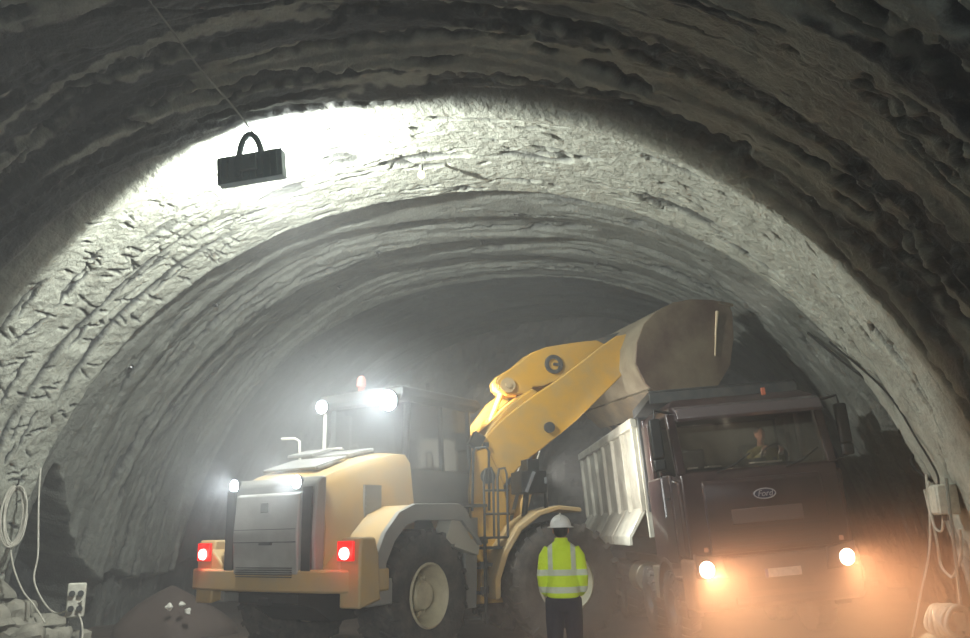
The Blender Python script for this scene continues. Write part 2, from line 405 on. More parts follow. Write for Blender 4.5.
def wheel(parent, xf, c, r, w, side, rimk='rim', fr=.47):
    # side -1: outer face toward -y
    b = MB(xf); tyre(b, c, r, w); t = b.build('tyre', 'rubber', parent, smooth=True)
    b = MB(xf); m = Matrix.Translation(c)
    s = side
    pr = [(fr*r*1.05, s*.42*w), (fr*r*.99, s*.45*w), (fr*r*.93, s*.40*w), (fr*r*.84, s*.22*w), (fr*r*.80, -s*.02*w), (fr*r*.66, -s*.08*w),
          (fr*r*.50, s*.10*w), (fr*r*.47, s*.24*w), (fr*r*.42, s*.30*w), (.001, s*.31*w)]
    b.lathe(pr, m, 40)
    for k in range(12):
        a = 2*math.pi*k/12
        q = Vector(c)+Vector((math.cos(a)*fr*r*.60, s*.06*w, math.sin(a)*fr*r*.60))
        b.cyl(q, q+Vector((0, s*.05, 0)), .022, n=6)
    b.lathe([(fr*r*1.03, -s*.40*w), (fr*r*.7, -s*.2*w), (.001, -s*.15*w)], m, 30)
    b.build('rim', rimk, t, smooth=True)
    return t

# ------------------------------------------------------------------ wheel loader
HD1, HD2 = 21.0, 60.0
LO = empty('wheel_loader', (-4.73, 12.03, 0), (0, 0, R(90-HD1)),
           label='big yellow wheel loader with raised arm tipping its bucket over the truck', cat='wheel loader')
def pw(path, **k): return k
# --- rear frame (x forward, y left, z up)
b = MB(); hs = [(-1.52,1.15),(-1.54,2.40),(-1.38,2.47),(-1.10,2.55),(-.6,2.69),(-.08,2.80),(.18,2.80),(.18,1.45),(-.1,1.3),(-1.2,1.15)]
ringL = []
def hoodring(x, zt, wt, wb, zb=1.15):
    return [(x, -wb, zb), (x, -wb-.02, (zb+zt)/2), (x, -wt, zt-.16), (x, -wt+.10, zt-.03), (x, -wt*.5, zt+.015), (x, 0, zt+.03), (x, wt*.5, zt+.015), (x, wt-.10, zt-.03), (x, wt, zt-.16), (x, wb+.02, (zb+zt)/2), (x, wb, zb)]
b.loft([hoodring(-1.45,2.42,.80,.84), hoodring(-1.2,2.53,.83,.87), hoodring(-.6,2.71,.85,.9), hoodring(-.05,2.82,.86,.92), hoodring(.25,2.84,.86,.92)])
hood = b.build('engine_hood', 'yellow2', LO, smooth=True)
for s in (-1, 1):
    b = MB(); b.box((-.62,s*.905,1.98),(.34,.03,.72))
    for k in range(9): b.box((-.62,s*.922,1.68+k*.075),(.30,.02,.03))
    b.build('side_vent', 'grey', hood)
b = MB(); b.prism([(-1.30,2.545),(-.72,2.72),(-.70,2.75),(-.72,2.76),(-1.32,2.58)], -.5, .5); b.box((-.35,0,2.83),(.55,.9,.05),rotm('Y',-12))
b.build('hood_hatch', 'grey', hood, bevel=.01)
b = MB(); b.box((-.5,.42,2.86),(.42,.5,.05),rotm('Y',-14)); b.box((-1.12,-.35,2.60),(.3,.34,.04),rotm('Y',-18)); b.split('hood_panel', 'grey', hood, bevel=.01)
b = MB()   # rear radiator grille
b.prism([(-1.45,1.12),(-1.60,1.14),(-1.64,1.7),(-1.60,2.36),(-1.52,2.44),(-1.42,2.44)], -.84, .84)
gr = b.build('rear_grille', 'grey', LO, bevel=.03)
b = MB()
b.prism([(-1.60,1.20),(-1.665,1.22),(-1.70,1.7),(-1.665,2.22),(-1.60,2.25)], -.60, .60)
b.build('grille_door', mat('grille_door_grey', (168,166,160), .5, dirt=(130,128,122), dscale=3), gr, bevel=.02)
b = MB()
for k in range(5): b.box((-1.69, 0, 1.19+k*.028), (.03, 1.02, .010))
b.box((-1.705,0,1.62),(.02,1.16,.012)); b.box((-1.712,0,1.78),(.015,1.16,.008)); b.box((-1.715,-.05,1.60),(.03,.22,.035))
for s in (-1, 1): b.box((-1.64, s*.72, 1.75), (.03,.16,1.1))
b.build('grille_louvre', 'dgrey', gr)
b = MB(); b.box((-1.70,0,2.06),(.02,.15,.13)); b.build('badge', 'grey', gr, bevel=.01)
b = MB()   # bumper and counterweight
def bump_pts(z0, z1, e): return z0, z1
b.prism([(-1.66,-1.05),(-1.66,1.05),(-1.52,1.62),(-.95,1.66),(-.95,1.2),(-1.35,.9),(-1.35,-.9),(-.95,-1.2),(-.95,-1.5),(-1.45,-1.52)][::-1], 1.0, 1.28, 'xy')
cw = b.build('counterweight', 'yellow2', LO, bevel=.03)
for s in (-1, 1):
    b = MB(); b.prism([(-1.53,.82),(-1.53,1.50),(-1.50,1.66),(-1.25,1.66),(-1.18,1.45),(-1.14,.90)], s*1.18, s*1.52)
    b.prism([(s*.85,1.24),(s*1.2,1.24),(s*1.2,1.55)], -1.56, -1.2, 'yz')
    b.build('counterweight_wing', 'yellow2', cw, bevel=.03)
    b = MB(); b.box((-1.57, s*1.32, 1.50), (.04,.26,.24)); tl = b.build('tail_light', mat('tail_lens_%d' % (s+1), (170,20,16), .3, emit=.9, erg=(255,20,12)), cw, bevel=.01)
    tl['label'] = 'glowing red tail light'
    b = MB(); b.lathe([(.001,0),(.075,0),(.07,.03),(.001,.04)], Matrix.Translation((-1.59, s*1.32, 1.47)) @ rotm('Z', 90), 20); b.build('bulb', 'redhot', tl)
b = MB(); b.prism([(-1.30,.78),(-1.6,.86),(-1.6,.98),(-1.2,1.0),(1.0,1.0),(1.0,.6),(-1.0,.6)], -.55, .55); b.box((-1.62,0,.88),(.12,.2,.1)); b.build('chassis', 'black', LO, bevel=.01)
b = MB(); b.cyl((0,-1.25,.875),(0,1.25,.875),.17); b.ball((0,0,.875),.33); b.build('axle', 'black', LO, smooth=True)
for s in (-1, 1):
    wheel(LO, I4, (0, s*1.12, .875), .875, .66, s)
    # rear fender: arched sheet over wheel
    b = MB(); arc_o = [(-1.28,1.05),(-1.20,1.38),(-1.02,1.70),(-.74,1.95),(-.42,2.06),(.55,2.08),(.72,2.02),(1.02,1.62)]
    arc_i = [(.94,1.58),(.66,1.95),(.50,2.00),(-.40,1.98),(-.69,1.88),(-.95,1.65),(-1.12,1.36),(-1.18,1.05)]
    b.prism(arc_o+arc_i, s*.86, s*1.46); b.build('fender', 'yellow2', LO, bevel=.015)
    b = MB(); arc_i2 = [(1.10,1.50),(.66,1.85),(.45,1.86),(-.36,1.86),(-.60,1.80),(-.84,1.60),(-1.0,1.34),(-1.06,1.02)]
    arc_o2 = [(-1.3,1.02),(-1.22,1.38),(-1.03,1.71),(-.75,1.965),(-.42,2.075),(.57,2.09),(.74,2.03),(1.16,1.50)]
    b.prism(arc_o2+arc_i2, s*1.42, s*1.49); b.build('fender_rim', 'grey', LO, bevel=.008)
    b = MB(); b.prism([(.52,1.98),(.74,2.0),(1.16,1.48),(1.12,1.36),(.5,1.5),(.34,1.62)], s*1.20, s*1.44); b.build('mudguard_flap', mat('flap_grey%d' % (s+1), (176,172,158), .6), LO, bevel=.01)
    b = MB(); b.box((-1.12, s*1.30, .99), (.50,.36,.32)); b.build('tool_box', 'grey', LO, bevel=.02)
    b = MB(); b.box((-1.36, s*1.46, 1.12), (.03,.05,.5)); b.build('box_bracket', 'black', LO)
b = MB()
b.prism([(.9,.62),(1.22,.62),(1.30,1.9),(1.0,1.9)], -1.32, -.75); b.build('access_step_frame', 'grey', LO, bevel=.01)
for k in range(4):
    b = MB(); b.box((1.38, -1.15, .45+k*.36), (.20,.42,.03)); b.box((1.38,-1.36,.45+k*.36+.04),(.2,.02,.1)); b.build('step', 'dgrey', LO)
b = MB()
for yy in (-1.38, -.94): b.box((1.38, yy, 1.0), (.05,.03,1.25))
b.split('step_side', 'dgrey', LO)
b = MB(); b.box((.85,-1.2,2.07),(.95,.55,.04)); b.build('platform', 'dgrey', LO)
b = MB(); b.tube([(1.55,-1.36,2.0),(1.56,-1.37,2.9),(1.52,-1.35,2.96),(1.46,-1.2,2.96),(1.44,-1.16,2.9),(1.44,-1.12,2.0)],.02,8); b.build('grab_rail', 'black', LO, smooth=True)
# cab
cab = MB(); cab.prism([(.25,1.9),(.25,2.62),(1.95,2.62),(1.95,2.1),(1.7,1.75)], -.78, .78); cabo = cab.build('cab_body', 'dgrey', LO, bevel=.03)
b = MB()
for x0, x1 in ((.28,.34),(1.92,1.86)):
    for s in (-1, 1): b.tube([(x0, s*.74, 2.6), (x1, s*.74, 3.62)], .055, 8)
for s in (-1, 1): b.tube([(1.15, s*.76, 2.6), (1.12, s*.75, 3.62)], .045, 8)
b.split('cab_pillar', 'black', cabo, smooth=True)
b = MB(); b.loft([[(.12,-.80,3.60),(2.05,-.80,3.60),(2.05,.80,3.60),(.12,.80,3.60)],[(.06,-.88,3.68),(2.12,-.88,3.68),(2.12,.88,3.68),(.06,.88,3.68)],[(.10,-.84,3.80),(2.06,-.84,3.80),(2.06,.84,3.80),(.10,.84,3.80)],[(.3,-.6,3.87),(1.8,-.6,3.87),(1.8,.6,3.87),(.3,.6,3.87)]])
b.build('cab_roof', 'dgrey', cabo, bevel=.02)
b = MB(); b.box((.31,0,3.11),(.01,1.42,.98)); b.box((1.89,0,3.11),(.01,1.42,.98))
for s in (-1, 1): b.box((.72,s*.755,3.11),(.78,.01,.98)); b.box((1.5,s*.755,3.11),(.68,.01,.98))
b.split('cab_window', 'cabglass', cabo)
b = MB(); b.box((.9,.05,2.75),(.5,.5,.14)); b.box((.66,.05,3.1),(.12,.48,.66),rotm('Y',-8)); b.box((.64,.05,3.5),(.1,.28,.18)); b.build('seat', 'seat', cabo, bevel=.03)
b = MB(); b.tube([(1.75,.05,2.6),(1.5,.05,3.0)],.04,8); b.tube([(1.5+.1*math.sin(a), .05+.19*math.cos(a), 3.0+.16*math.sin(a)) for a in np.linspace(0,2*math.pi,20)],.015,6); b.build('steering_wheel', 'black', cabo, smooth=True)
b = MB(); b.box((.10,.52,2.98),(.02,.34,.025)); b.box((.22,.52,2.98),(.25,.03,.02)); b.split('window_handle', 'paper', cabo)
b = MB(); b.lathe([(.001,0),(.075,0),(.07,.12),(.04,.17),(.001,.18)], Matrix.Translation((.30,-.05+.2,3.92)) @ rotm('X', 90), 16); b.cyl((.3,.15,3.84),(.3,.15,3.93),.05,n=12)
b.build('beacon', mat('beacon_lens', (190,120,110), .4), cabo, smooth=True)
# work lights
def worklight(parent, c, rad, m, direction=(-1,0,0), name='work_light', lens='led'):
    d = Vector(direction).normalized(); c = Vector(c)
    q = Matrix.Translation(c) @ d.to_track_quat('Y', 'Z').to_matrix().to_4x4()
    b = MB(); b.lathe([(.001,-.10),(rad*.7,-.09),(rad*1.12,-.02),(rad*1.12,.015),(rad,.015)], q, 20); o = b.build(name, 'black', parent, smooth=True)
    b = MB(); b.lathe([(rad,.01),(rad*.8,.03),(.001,.045)], q, 20); b.build('lens', m, o, smooth=True)
    return o
worklight(cabo, (.02,-.68+.04,3.60-.0), .15, 'ledcab', (-.9,-.1,-.2))
b = MB(); b.tube([(.02,.64,2.75),(.02,.64,3.5),(.0,.68,3.58),(.0,.72,3.60)],.028,8); lp = b.build('lamp_post', 'paper', cabo, smooth=True)
worklight(cabo, (-.03,.66,3.62), .10, 'ledwhite', (-.9,-.2,-.1))
b = MB(); b.tube([(-.35,.78,2.8),(-.35,.80,3.08),(-.38,.86,3.12),(-.45,1.08,3.13)],.02,8); b.build('hand_rail', 'paper', LO, smooth=True)
for yy in (.72, -.48): worklight(gr, (-1.60, yy, 2.37), .085, 'ledwhite', (-1,0,-.05))
# articulation hitch
b = MB()
b.box((1.55,0,1.25),(.6,.5,.12)); b.box((1.55,0,.7),(.6,.5,.12)); b.cyl((1.8,0,.55),(1.8,0,1.4),.1); b.box((1.15,0,1.0),(.4,.8,.9)); b.build('hitch', 'black', LO, bevel=.01)
# --- front frame
A2 = Matrix.Translation((1.8,0,0)) @ rotm('Z', -(HD2-HD1)) @ Matrix.Translation((1.8,0,0))
b = MB(A2); b.prism([(-1.5,.6),(-1.5,1.3),(-1.25,1.5),(-1.3,2.3),(-1.2,2.95),(-.98,3.0),(-.75,2.5),(-.6,1.7),(.5,1.45),(.7,.65)], -.72, -.5)
b.prism([(-1.5,.6),(-1.5,1.3),(-1.25,1.5),(-1.3,2.3),(-1.2,2.95),(-.98,3.0),(-.75,2.5),(-.6,1.7),(.5,1.45),(.7,.65)], .5, .72)
b.box((-.6,0,1.1),(1.6,1.0,.5)); b.box((-1.1,0,1.9),(.12,1.0,.9)); fr = b.build('front_frame', 'yellow', LO, bevel=.02)
b = MB(A2); b.cyl((0,-1.25,.92),(0,1.25,.92),.17); b.ball((0,0,.92),.33); b.build('axle', 'black', LO, smooth=True)
for s in (-1, 1):
    wheel(LO, A2, (0, s*1.12, .92), .92, .68, s)
    b = MB(A2)
    ao = [(-1.14,.72),(-1.14,1.0),(-1.0,1.40),(-.76,1.76),(-.42,1.98),(-.08,2.06),(.28,2.02),(.3,1.98)]
    ai = [(.28,1.95),(-.08,1.99),(-.38,1.91),(-.69,1.70),(-.92,1.36),(-1.05,1.0),(-1.06,.72)]
    b.prism(ao+ai, s*.72, s*1.44); b.build('fender', 'yellow2', LO, bevel=.015)
# handrails on front tower
b = MB(A2)
for dx_ in (-1.24, -1.02):
    b.tube([(dx_,-1.28,1.45),(dx_,-1.3,2.5),(dx_+.03,-1.3,2.62),(dx_+.12,-1.3,2.64),(dx_+.15,-1.3,2.55),(dx_+.15,-1.28,1.6)],.02,8)
for zz in (1.6,1.95,2.3): b.tube([(-1.24,-1.29,zz),(-.84,-1.29,zz)],.018,8)
b.box((-1.02,-1.1,1.45),(.5,.4,.04)); b.box((-1.02,-.9,1.2),(.4,.4,.05))
b.build('hand_rail', 'dgrey', LO, smooth=True)
arm = [(-1.22,2.55),(-1.20,2.95),(-1.02,3.16),(-.75,3.44),(-.46,3.66),(-.12,3.90),(.34,4.19),(.8,4.52),(1.16,4.79),(1.45,4.98),(1.72,5.04),(1.92,4.98),(1.98,4.82),(1.86,4.66),(1.71,4.46),(1.40,4.18),(1.10,3.91),(.62,3.48),(.30,3.24),(.0,3.02),(-.35,2.78),(-.62,2.52),(-.80,2.30),(-1.02,2.26),(-1.18,2.36)]
for s in (-1, 1):
    b = MB(A2); b.prism(arm, s*.56, s*.68); a_ = b.build('boom_arm', 'yellow', LO, bevel=.02)
    b = MB(A2); b.cyl((-1.0,s*.5,2.55),(-1.0,s*.76,2.55),.12); b.cyl((1.78,s*.5,4.85),(1.78,s*.76,4.85),.12); b.cyl((.1,s*.5,3.35),(.1,s*.74,3.35),.09); b.split('pivot_pin', 'dgrey', a_, smooth=True)
    # lift cylinder
    b = MB(A2); b.cyl((-.55,s*.42,1.35),(-.2,s*.42,2.45),.10); lc = b.build('lift_cylinder', 'yellow', LO, smooth=True)
    b = MB(A2); b.cyl((-.2,s*.42,2.45),(.1,s*.42,3.35),.05); b.build('piston_rod', 'chrome', lc, smooth=True)
b = MB(A2); b.cyl((.15,-.56,3.60),(.15,.56,3.60),.16); b.box((.3,0,3.75),(.5,1.1,.1),rotm('Y',-35)); b.build('cross_tube', 'yellow', LO, bevel=.01)
b = MB(A2)
b.prism([(-.62,4.07),(-.64,4.20),(-.55,4.32),(-.25,4.50),(.0,4.71),(.3,4.83),(.8,4.93),(1.28,5.0),(1.44,4.93),(1.40,4.78),(1.05,4.55),(.52,4.24),(.2,4.12),(.02,4.10),(-.02,3.99),(-.2,3.98),(-.45,3.95)], -.22, -.08)
b.prism([(-.62,4.07),(-.64,4.20),(-.55,4.32),(-.25,4.50),(.0,4.71),(.3,4.83),(.8,4.93),(1.28,5.0),(1.44,4.93),(1.40,4.78),(1.05,4.55),(.52,4.24),(.2,4.12),(.02,4.10),(-.02,3.99),(-.2,3.98),(-.45,3.95)], .08, .22)
tl = b.build('tilt_lever', 'yellow', LO, bevel=.02)
b = MB(A2); b.lathe([(.10,0),(.17,0),(.17,-.03),(.14,-.035),(.10,-.03),(.10,0)], Matrix.Translation((.42,-.22,4.52)), 28); b.box((.47,-.235,4.52),(.12,.02,.05)); b.build('pivot_ring', 'dgrey', tl, smooth=True)
b = MB(A2); b.cyl((-.45,-.27,4.12),(-.45,.27,4.12),.13); b.cyl((-.45,-.30,4.12),(-.45,-.27,4.12),.05); b.split('pivot_pin', 'yellow2', tl, smooth=True)
b = MB(A2); b.cyl((-1.05,0,2.75),(-.72,0,3.5),.11); tc_ = b.build('tilt_cylinder', 'yellow', LO, smooth=True)
b = MB(A2); b.cyl((-.72,0,3.5),(-.45,0,4.12),.05); b.build('piston_rod', 'yellow', tc_, smooth=True)
b = MB(A2); b.prism([(1.2,5.0),(1.30,4.78),(2.05,4.95),(2.12,5.14),(1.95,5.25)], -.10, .10); b.build('tilt_link', 'dgrey', LO, bevel=.02)
b = MB(A2); b.prism([(-1.12,3.0),(-.90,3.34),(-.52,3.74),(-.12,4.02),(.02,3.94),(-.30,3.58),(-.78,3.1),(-1.0,2.8)], -.56, .50); b.build('boom_plate', 'yellow', LO, bevel=.02)
b = MB(A2); b.prism([(-1.32,2.4),(-1.28,3.22),(-1.0,3.36),(-.80,3.62),(-.58,3.90),(-.26,4.14),(.12,4.12),(.1,3.6),(-.7,2.5)], .58, .70); b.build('boom_shoulder', 'yellow', LO, bevel=.02)
# front work lamp cluster
b = MB(A2); b.box((-.45,-1.12,2.42),(.42,.5,.34)); b.box((-.42,-1.12,2.68),(.2,.3,.2)); b.tube([(-.5,-1.0,1.9),(-.45,-1.05,2.4)],.05,8); b.tube([(-.2,-1.2,1.98),(-.2,-1.2,2.4)],.03,8)
hl = b.build('front_lamp_cluster', 'black', LO, bevel=.03)
b = MB(A2); b.box((-.52,-1.385,2.42),(.05,.02,.34),rotm('Y',25)); b.box((-.27,-1.385,2.44),(.03,.02,.10)); b.split('lamp_trim', mat('lamp_trim', (210,215,220), .25, metal=.8), hl)
b = MB(A2); b.box((-1.16,-.66,3.12),(.2,.16,.24),rotm('Y',30)); b.box((-1.02,-.74,3.05),(.1,.02,.08)); b.build('arm_lamp', 'black', LO, bevel=.01)
# bucket: shell from a closed thick profile, mouth forward and down
HX, HZ = 1.75, 4.85
prof = [(1.46,4.36),(1.50,4.72),(1.66,5.06),(1.92,5.30),(2.26,5.47),(2.62,5.55),(3.02,5.56),(3.36,5.52)]
def off_in(p, t):
    out = []
    for i, q in enumerate(p):
        a = Vector(p[max(i-1,0)]); c = Vector(p[min(i+1,len(p)-1)]); d = (c-a).normalized(); out.append((q[0]+d.y*t, q[1]-d.x*t))
    return out
prof = [(1.98,3.72),(1.62,4.02)]+prof
BWd = 1.3
b = MB(A2); b.prism(prof+off_in(prof, .06)[::-1], -BWd, BWd); M['shell'] = mat('bucket_back_dusty', (142,132,112), .6, metal=.2, dirt=(104,92,76), dscale=1.3, damt=.9, bump=.4, bscale=7)
bk = b.build('bucket_shell', 'shell', LO, bevel=.008)
plate = prof+[(3.42,5.35),(3.40,4.9),(3.28,4.4),(2.98,4.0),(2.5,3.74),(2.2,3.66)]
for s in (-1, 1):
    b = MB(A2); b.prism(plate, s*(BWd-.05), s*(BWd+.01))
    pl_ = b.build('bucket_end_plate', 'bucket', bk, bevel=.01)
b = MB(A2); b.box((3.30,0,5.50),(.28,2*BWd+.06,.05),rotm('Y',8)); b.box((1.82,0,3.76),(.46,2*BWd+.06,.045),rotm('Y',42)); b.split('cutting_edge', 'steel', bk)
for k in range(8):
    b = MB(A2); y = -BWd+.1+k*(2*BWd-.2)/7; b.prism([(1.98,3.74),(2.05,3.66),(2.28,3.42),(2.10,3.60),(1.9,3.70)], y-.05, y+.05); b.build('bucket_tooth', 'steel', bk)
for s in (-1, 1):
    b = MB(A2); b.prism([(1.48,4.4),(1.52,4.75),(1.68,5.08),(1.95,5.30),(1.90,4.9),(1.80,4.70),(1.62,4.6)], s*.55-.05, s*.55+.05); b.prism([(1.55,4.75),(1.7,5.1),(2.0,5.35),(2.1,5.22),(1.95,4.95)], s*.15-.03, s*.15+.03)
    b.build('bucket_bracket', 'bucket', bk, bevel=.01)
b = MB(A2); b.tube([(3.10,-BWd-.03,5.35),(3.04,-BWd-.03,5.0),(2.98,-BWd-.03,4.55)],[.03,.02,.012],8); b.build('wear_strip', mat('bright_scrape', (225,205,170), .4, metal=.5), bk)
# hydraulic hoses
b = MB(A2)
for k in range(3): b.tube([(-1.05,-.3+k*.12,2.0),(-.9,-.3+k*.12,2.7),(-.4,-.3+k*.12,3.2),(.1,-.3+k*.12,3.8)],.022,6)
b.split('hydraulic_hose', 'black', LO, smooth=True)

# ------------------------------------------------------------------ dump truck
trz = math.atan2(tfw.y, tfw.x)
TR = empty('dump_truck', TRO+Vector((0,0,.115)), (R(ROLL), 0, trz), label='dark maroon dump truck with lit headlights facing the viewer under the loader bucket', cat='dump truck')
TR.scale = (1, .93, 1); bpy.context.view_layer.update()
# local x forward (front face at x=0), y image-right, z up
def cring(x, wb, z0, z1, wt):
    return [(x,-wb,z0),(x,wb,z0),(x,wb,(z0+z1)/2-.1),(x,wt,z1),(x,-wt,z1),(x,-wb,(z0+z1)/2-.1)]
# cab shell: separate panels so that windows are real openings
b = MB()
b.prism([(-.0,1.22),(.03,1.6),(.0,2.30),(-.06,2.38),(-.5,2.38),(-.5,1.22)], -1.17, 1.17)       # front panel block
b.prism([(-.5,1.15),(-.5,2.38),(-1.95,2.38),(-1.95,1.15)], -1.22, -1.14); b.prism([(-.5,1.15),(-.5,2.38),(-1.95,2.38),(-1.95,1.15)], 1.14, 1.22)
b.box((-1.92,0,2.3),(.06,2.4,2.1)); b.box((-1.0,0,1.2),(1.9,2.3,.08))
cabT = b.build('truck_cab', 'truck', TR, bevel=.03)
b = MB()
for s in (-1, 1):
    b.prism([(-.02,2.34),(-.14,2.34),(-.36,3.22),(-.24,3.22)], s*1.20, s*1.06)
    b.prism([(-1.02,2.34),(-1.12,2.34),(-1.12,3.22),(-1.02,3.22)], s*1.20, s*1.12)
    b.prism([(-1.55,2.34),(-1.95,2.34),(-1.95,3.22),(-1.55,3.22)], s*1.20, s*1.12)
b.split('pillar', 'truck', cabT, bevel=.02)
b = MB(); b.loft([[(-.20,-1.19,3.18),(-.20,1.19,3.18),(-1.96,1.19,3.18),(-1.96,-1.19,3.18)],[(-.24,-1.16,3.30),(-.24,1.16,3.30),(-1.96,1.16,3.30),(-1.96,-1.16,3.30)],[(-.45,-1.02,3.42),(-.45,1.02,3.42),(-1.95,1.02,3.42),(-1.95,-1.02,3.42)]])
b.build('cab_roof', 'truck', cabT, bevel=.03)
b = MB(); b.prism([(-.14,3.10),(.02,3.06),(.06,3.10),(-.02,3.24),(-.22,3.30)], -1.10, 1.10); b.build('sun_visor', mat('visor_tinted', (84,74,76), .25, coat=.5), cabT, bevel=.01)
b = MB(); b.prism([(-.03,2.36),(-.06,2.36),(-.29,3.2),(-.26,3.2)], -1.08, 1.08); b.build('windscreen', 'glass', cabT)
b = MB()
for s in (-1, 1): b.box((-.68, s*1.16, 2.78),(.70,.012,.86))
b.split('side_window', 'glass', cabT)
b = MB(); b.box((-1.85,0,2.75),(.04,2.1,.8)); b.box((-1.80,-.15,2.72),(.03,.9,.34)); b.build('cab_lining', 'lin', cabT)
b = MB(); b.box((-.42,0,2.36),(.5,2.1,.10)); b.box((-.22,.0,2.44),(.2,.4,.10)); b.build('dashboard', 'black', cabT, bevel=.03)
b = MB(); b.box((-.17,.16,2.425),(.16,.50,.02),rotm('Z',4)); b.box((-.15,-.62,2.425),(.12,.22,.02),rotm('Z',8)); b.box((-.13,-.93,2.425),(.1,.14,.02)); b.split('paper_sheet', 'paper', cabT)
for s in (-1, 1):
    b = MB(); b.box((-1.25,s*.55,2.05),(.5,.5,.16)); b.box((-1.5,s*.55,2.4),(.14,.5,.75),rotm('Y',-8)); b.build('seat', 'seat', cabT, bevel=.04)
b = MB(); b.tube([(-.72+.10*math.sin(a),.55+.22*math.cos(a),2.50+.19*math.sin(a)) for a in np.linspace(0,2*math.pi,24)],.016,6); b.tube([(-.5,.55,2.2),(-.72,.55,2.5)],.03,8); b.build('steering_wheel', 'black', cabT, smooth=True)
b = MB()
for s in (-.62, .42): b.tube([(-.01,s,2.33),(-.0,s+.28,2.42),(-.06,s+.55,2.56)],.012,6)
b.split('wiper', 'black', cabT)
# front mask and grille
b = MB(); b.prism([(.0,1.25),(.05,1.3),(.07,1.75),(.05,2.18),(.0,2.24)], -.88, .88); mk = b.build('grille_panel', 'truck', cabT, bevel=.02)
b = MB(); b.prism([(.06,1.62),(.085,1.63),(.088,1.80),(.075,1.83)], -.52, .52); b.build('grille_insert', mat('grille_insert', (84,66,62), .5), mk, bevel=.02)
b = MB()
for zz in (1.34,1.42,1.50): b.box((.07,0,zz),(.03,1.5,.02))
b.box((.06,0,1.57),(.04,1.75,.03)); b.split('grille_bar', 'black', mk)
b = MB(); ring = [(.0,0)];
b.lathe([(.001,.02),(.155,.015),(.16,0),(.16,-.02)], Matrix.Translation((.075,0,2.0)) @ Matrix.Diagonal((1,1,.42,1)) @ rotm('Z',-90), 36)
bd = b.build('oval_badge', 'logo', mk, smooth=True)
b = MB(); b.tube([(.095,.158*math.cos(a),2.0+.066*math.sin(a)) for a in np.linspace(0,2*math.pi,37)],.009,6); b.build('badge_rim', 'logow', bd, smooth=True)
cu = bpy.data.curves.new('badge_text', 'FONT'); cu.body = 'Ford'; cu.size = .115; cu.extrude = .004; cu.align_x = 'CENTER'; cu.align_y = 'CENTER'; cu.shear = .3
to = bpy.data.objects.new('tmp', cu); COL.objects.link(to); bpy.context.view_layer.update()
tm = bpy.data.meshes.new_from_object(to.evaluated_get(bpy.context.evaluated_depsgraph_get())); bpy.data.objects.remove(to)
to = bpy.data.objects.new('badge_lettering', tm); COL.objects.link(to); to.parent = bd; tm.materials.clear(); tm.materials.append(M['logow'])
to.matrix_local = Matrix.Translation((.10,0,2.0)) @ Matrix(((0,0,1,0),(1,0,0,0),(0,1,0,0),(0,0,0,1)))
# bumper, headlights
b = MB(); b.prism([(-.5,.55),(.02,.55),(.10,.62),(.12,.98),(.08,1.22),(-.5,1.22)], -1.22, 1.22); bp = b.build('bumper', 'trucklow', TR, bevel=.04)
b = MB(); b.box((.12,0,.86),(.03,.9,.18)); b.box((.11,0,.66),(.03,1.3,.08)); b.split('bumper_intake', 'black', bp)
for s in (-1, 1):
    b = MB(); b.prism([(s*.70,.95),(s*1.16,.98),(s*1.16,1.30),(s*.76,1.24)], .04, .135, 'yz'); h_ = b.build('headlamp', 'black', bp, bevel=.02)
    b = MB(); b.lathe([(.001,.035),(.09,.02),(.105,0)], Matrix.Translation((.137,s*1.01,1.09)) @ rotm('Z',-90), 24); b.build('lens', 'warm', h_, smooth=True)
    b = MB(); b.box((.13,s*.98,1.34),(.03,.06,.06)); b.build('marker_light', 'warmdim', h_, bevel=.01)
b = MB(); b.box((.15,.06,.98),(.01,.52,.11)); np_ = b.build('number_plate', 'plate', bp)
b = MB(); b.box((.157,-.18,.98),(.004,.04,.11)); b.build('plate_band', 'plateblue', np_)
b = MB(); b.box((-.1,.30,3.40),(.05,.05,.10)); b.build('roof_marker', mat('roof_marker', (170,100,80), .4, emit=.08, erg=(255,120,60)), cabT)
# mirrors
for s in (-1, 1):
    b = MB(); b.tube([(-.2,s*1.15,3.22),(-.1,s*1.40,3.26),(-.1,s*1.42,3.1)],.02,8); b.tube([(-.15,s*1.2,2.35),(-.1,s*1.4,2.42),(-.1,s*1.42,2.6)],.02,8)
    a_ = b.split('mirror_arm', 'black', cabT, smooth=True)
    b = MB(); b.box((-.1,s*1.42,2.86),(.10,.18,.56)); b.box((-.1,s*1.42,2.50),(.10,.18,.16)); b.split('mirror', 'black', a_, bevel=.03)
    b = MB(); b.box((-.95,s*1.22,2.1),(.03,.03,.6)); b.box((-.6,s*1.23,2.05),(.14,.03,.03)); b.build('door_handle', 'chrome', cabT)
    b = MB(); b.prism([(-.05,1.25),(.0,2.25),(-.35,2.3),(-.4,1.25)], s*1.14, s*1.23); b.build('corner_panel', 'truck', cabT, bevel=.03)
    b = MB()
    b.box((-.7,s*1.12,.62),(.5,.22,.05)); b.box((-.7,s*1.14,.95),(.5,.2,.05)); b.box((-.98,s*1.1,.8),(.04,.24,.7)); b.box((-.45,s*1.1,.8),(.04,.24,.7)); b.build('cab_step', 'trucklow', TR, bevel=.01)
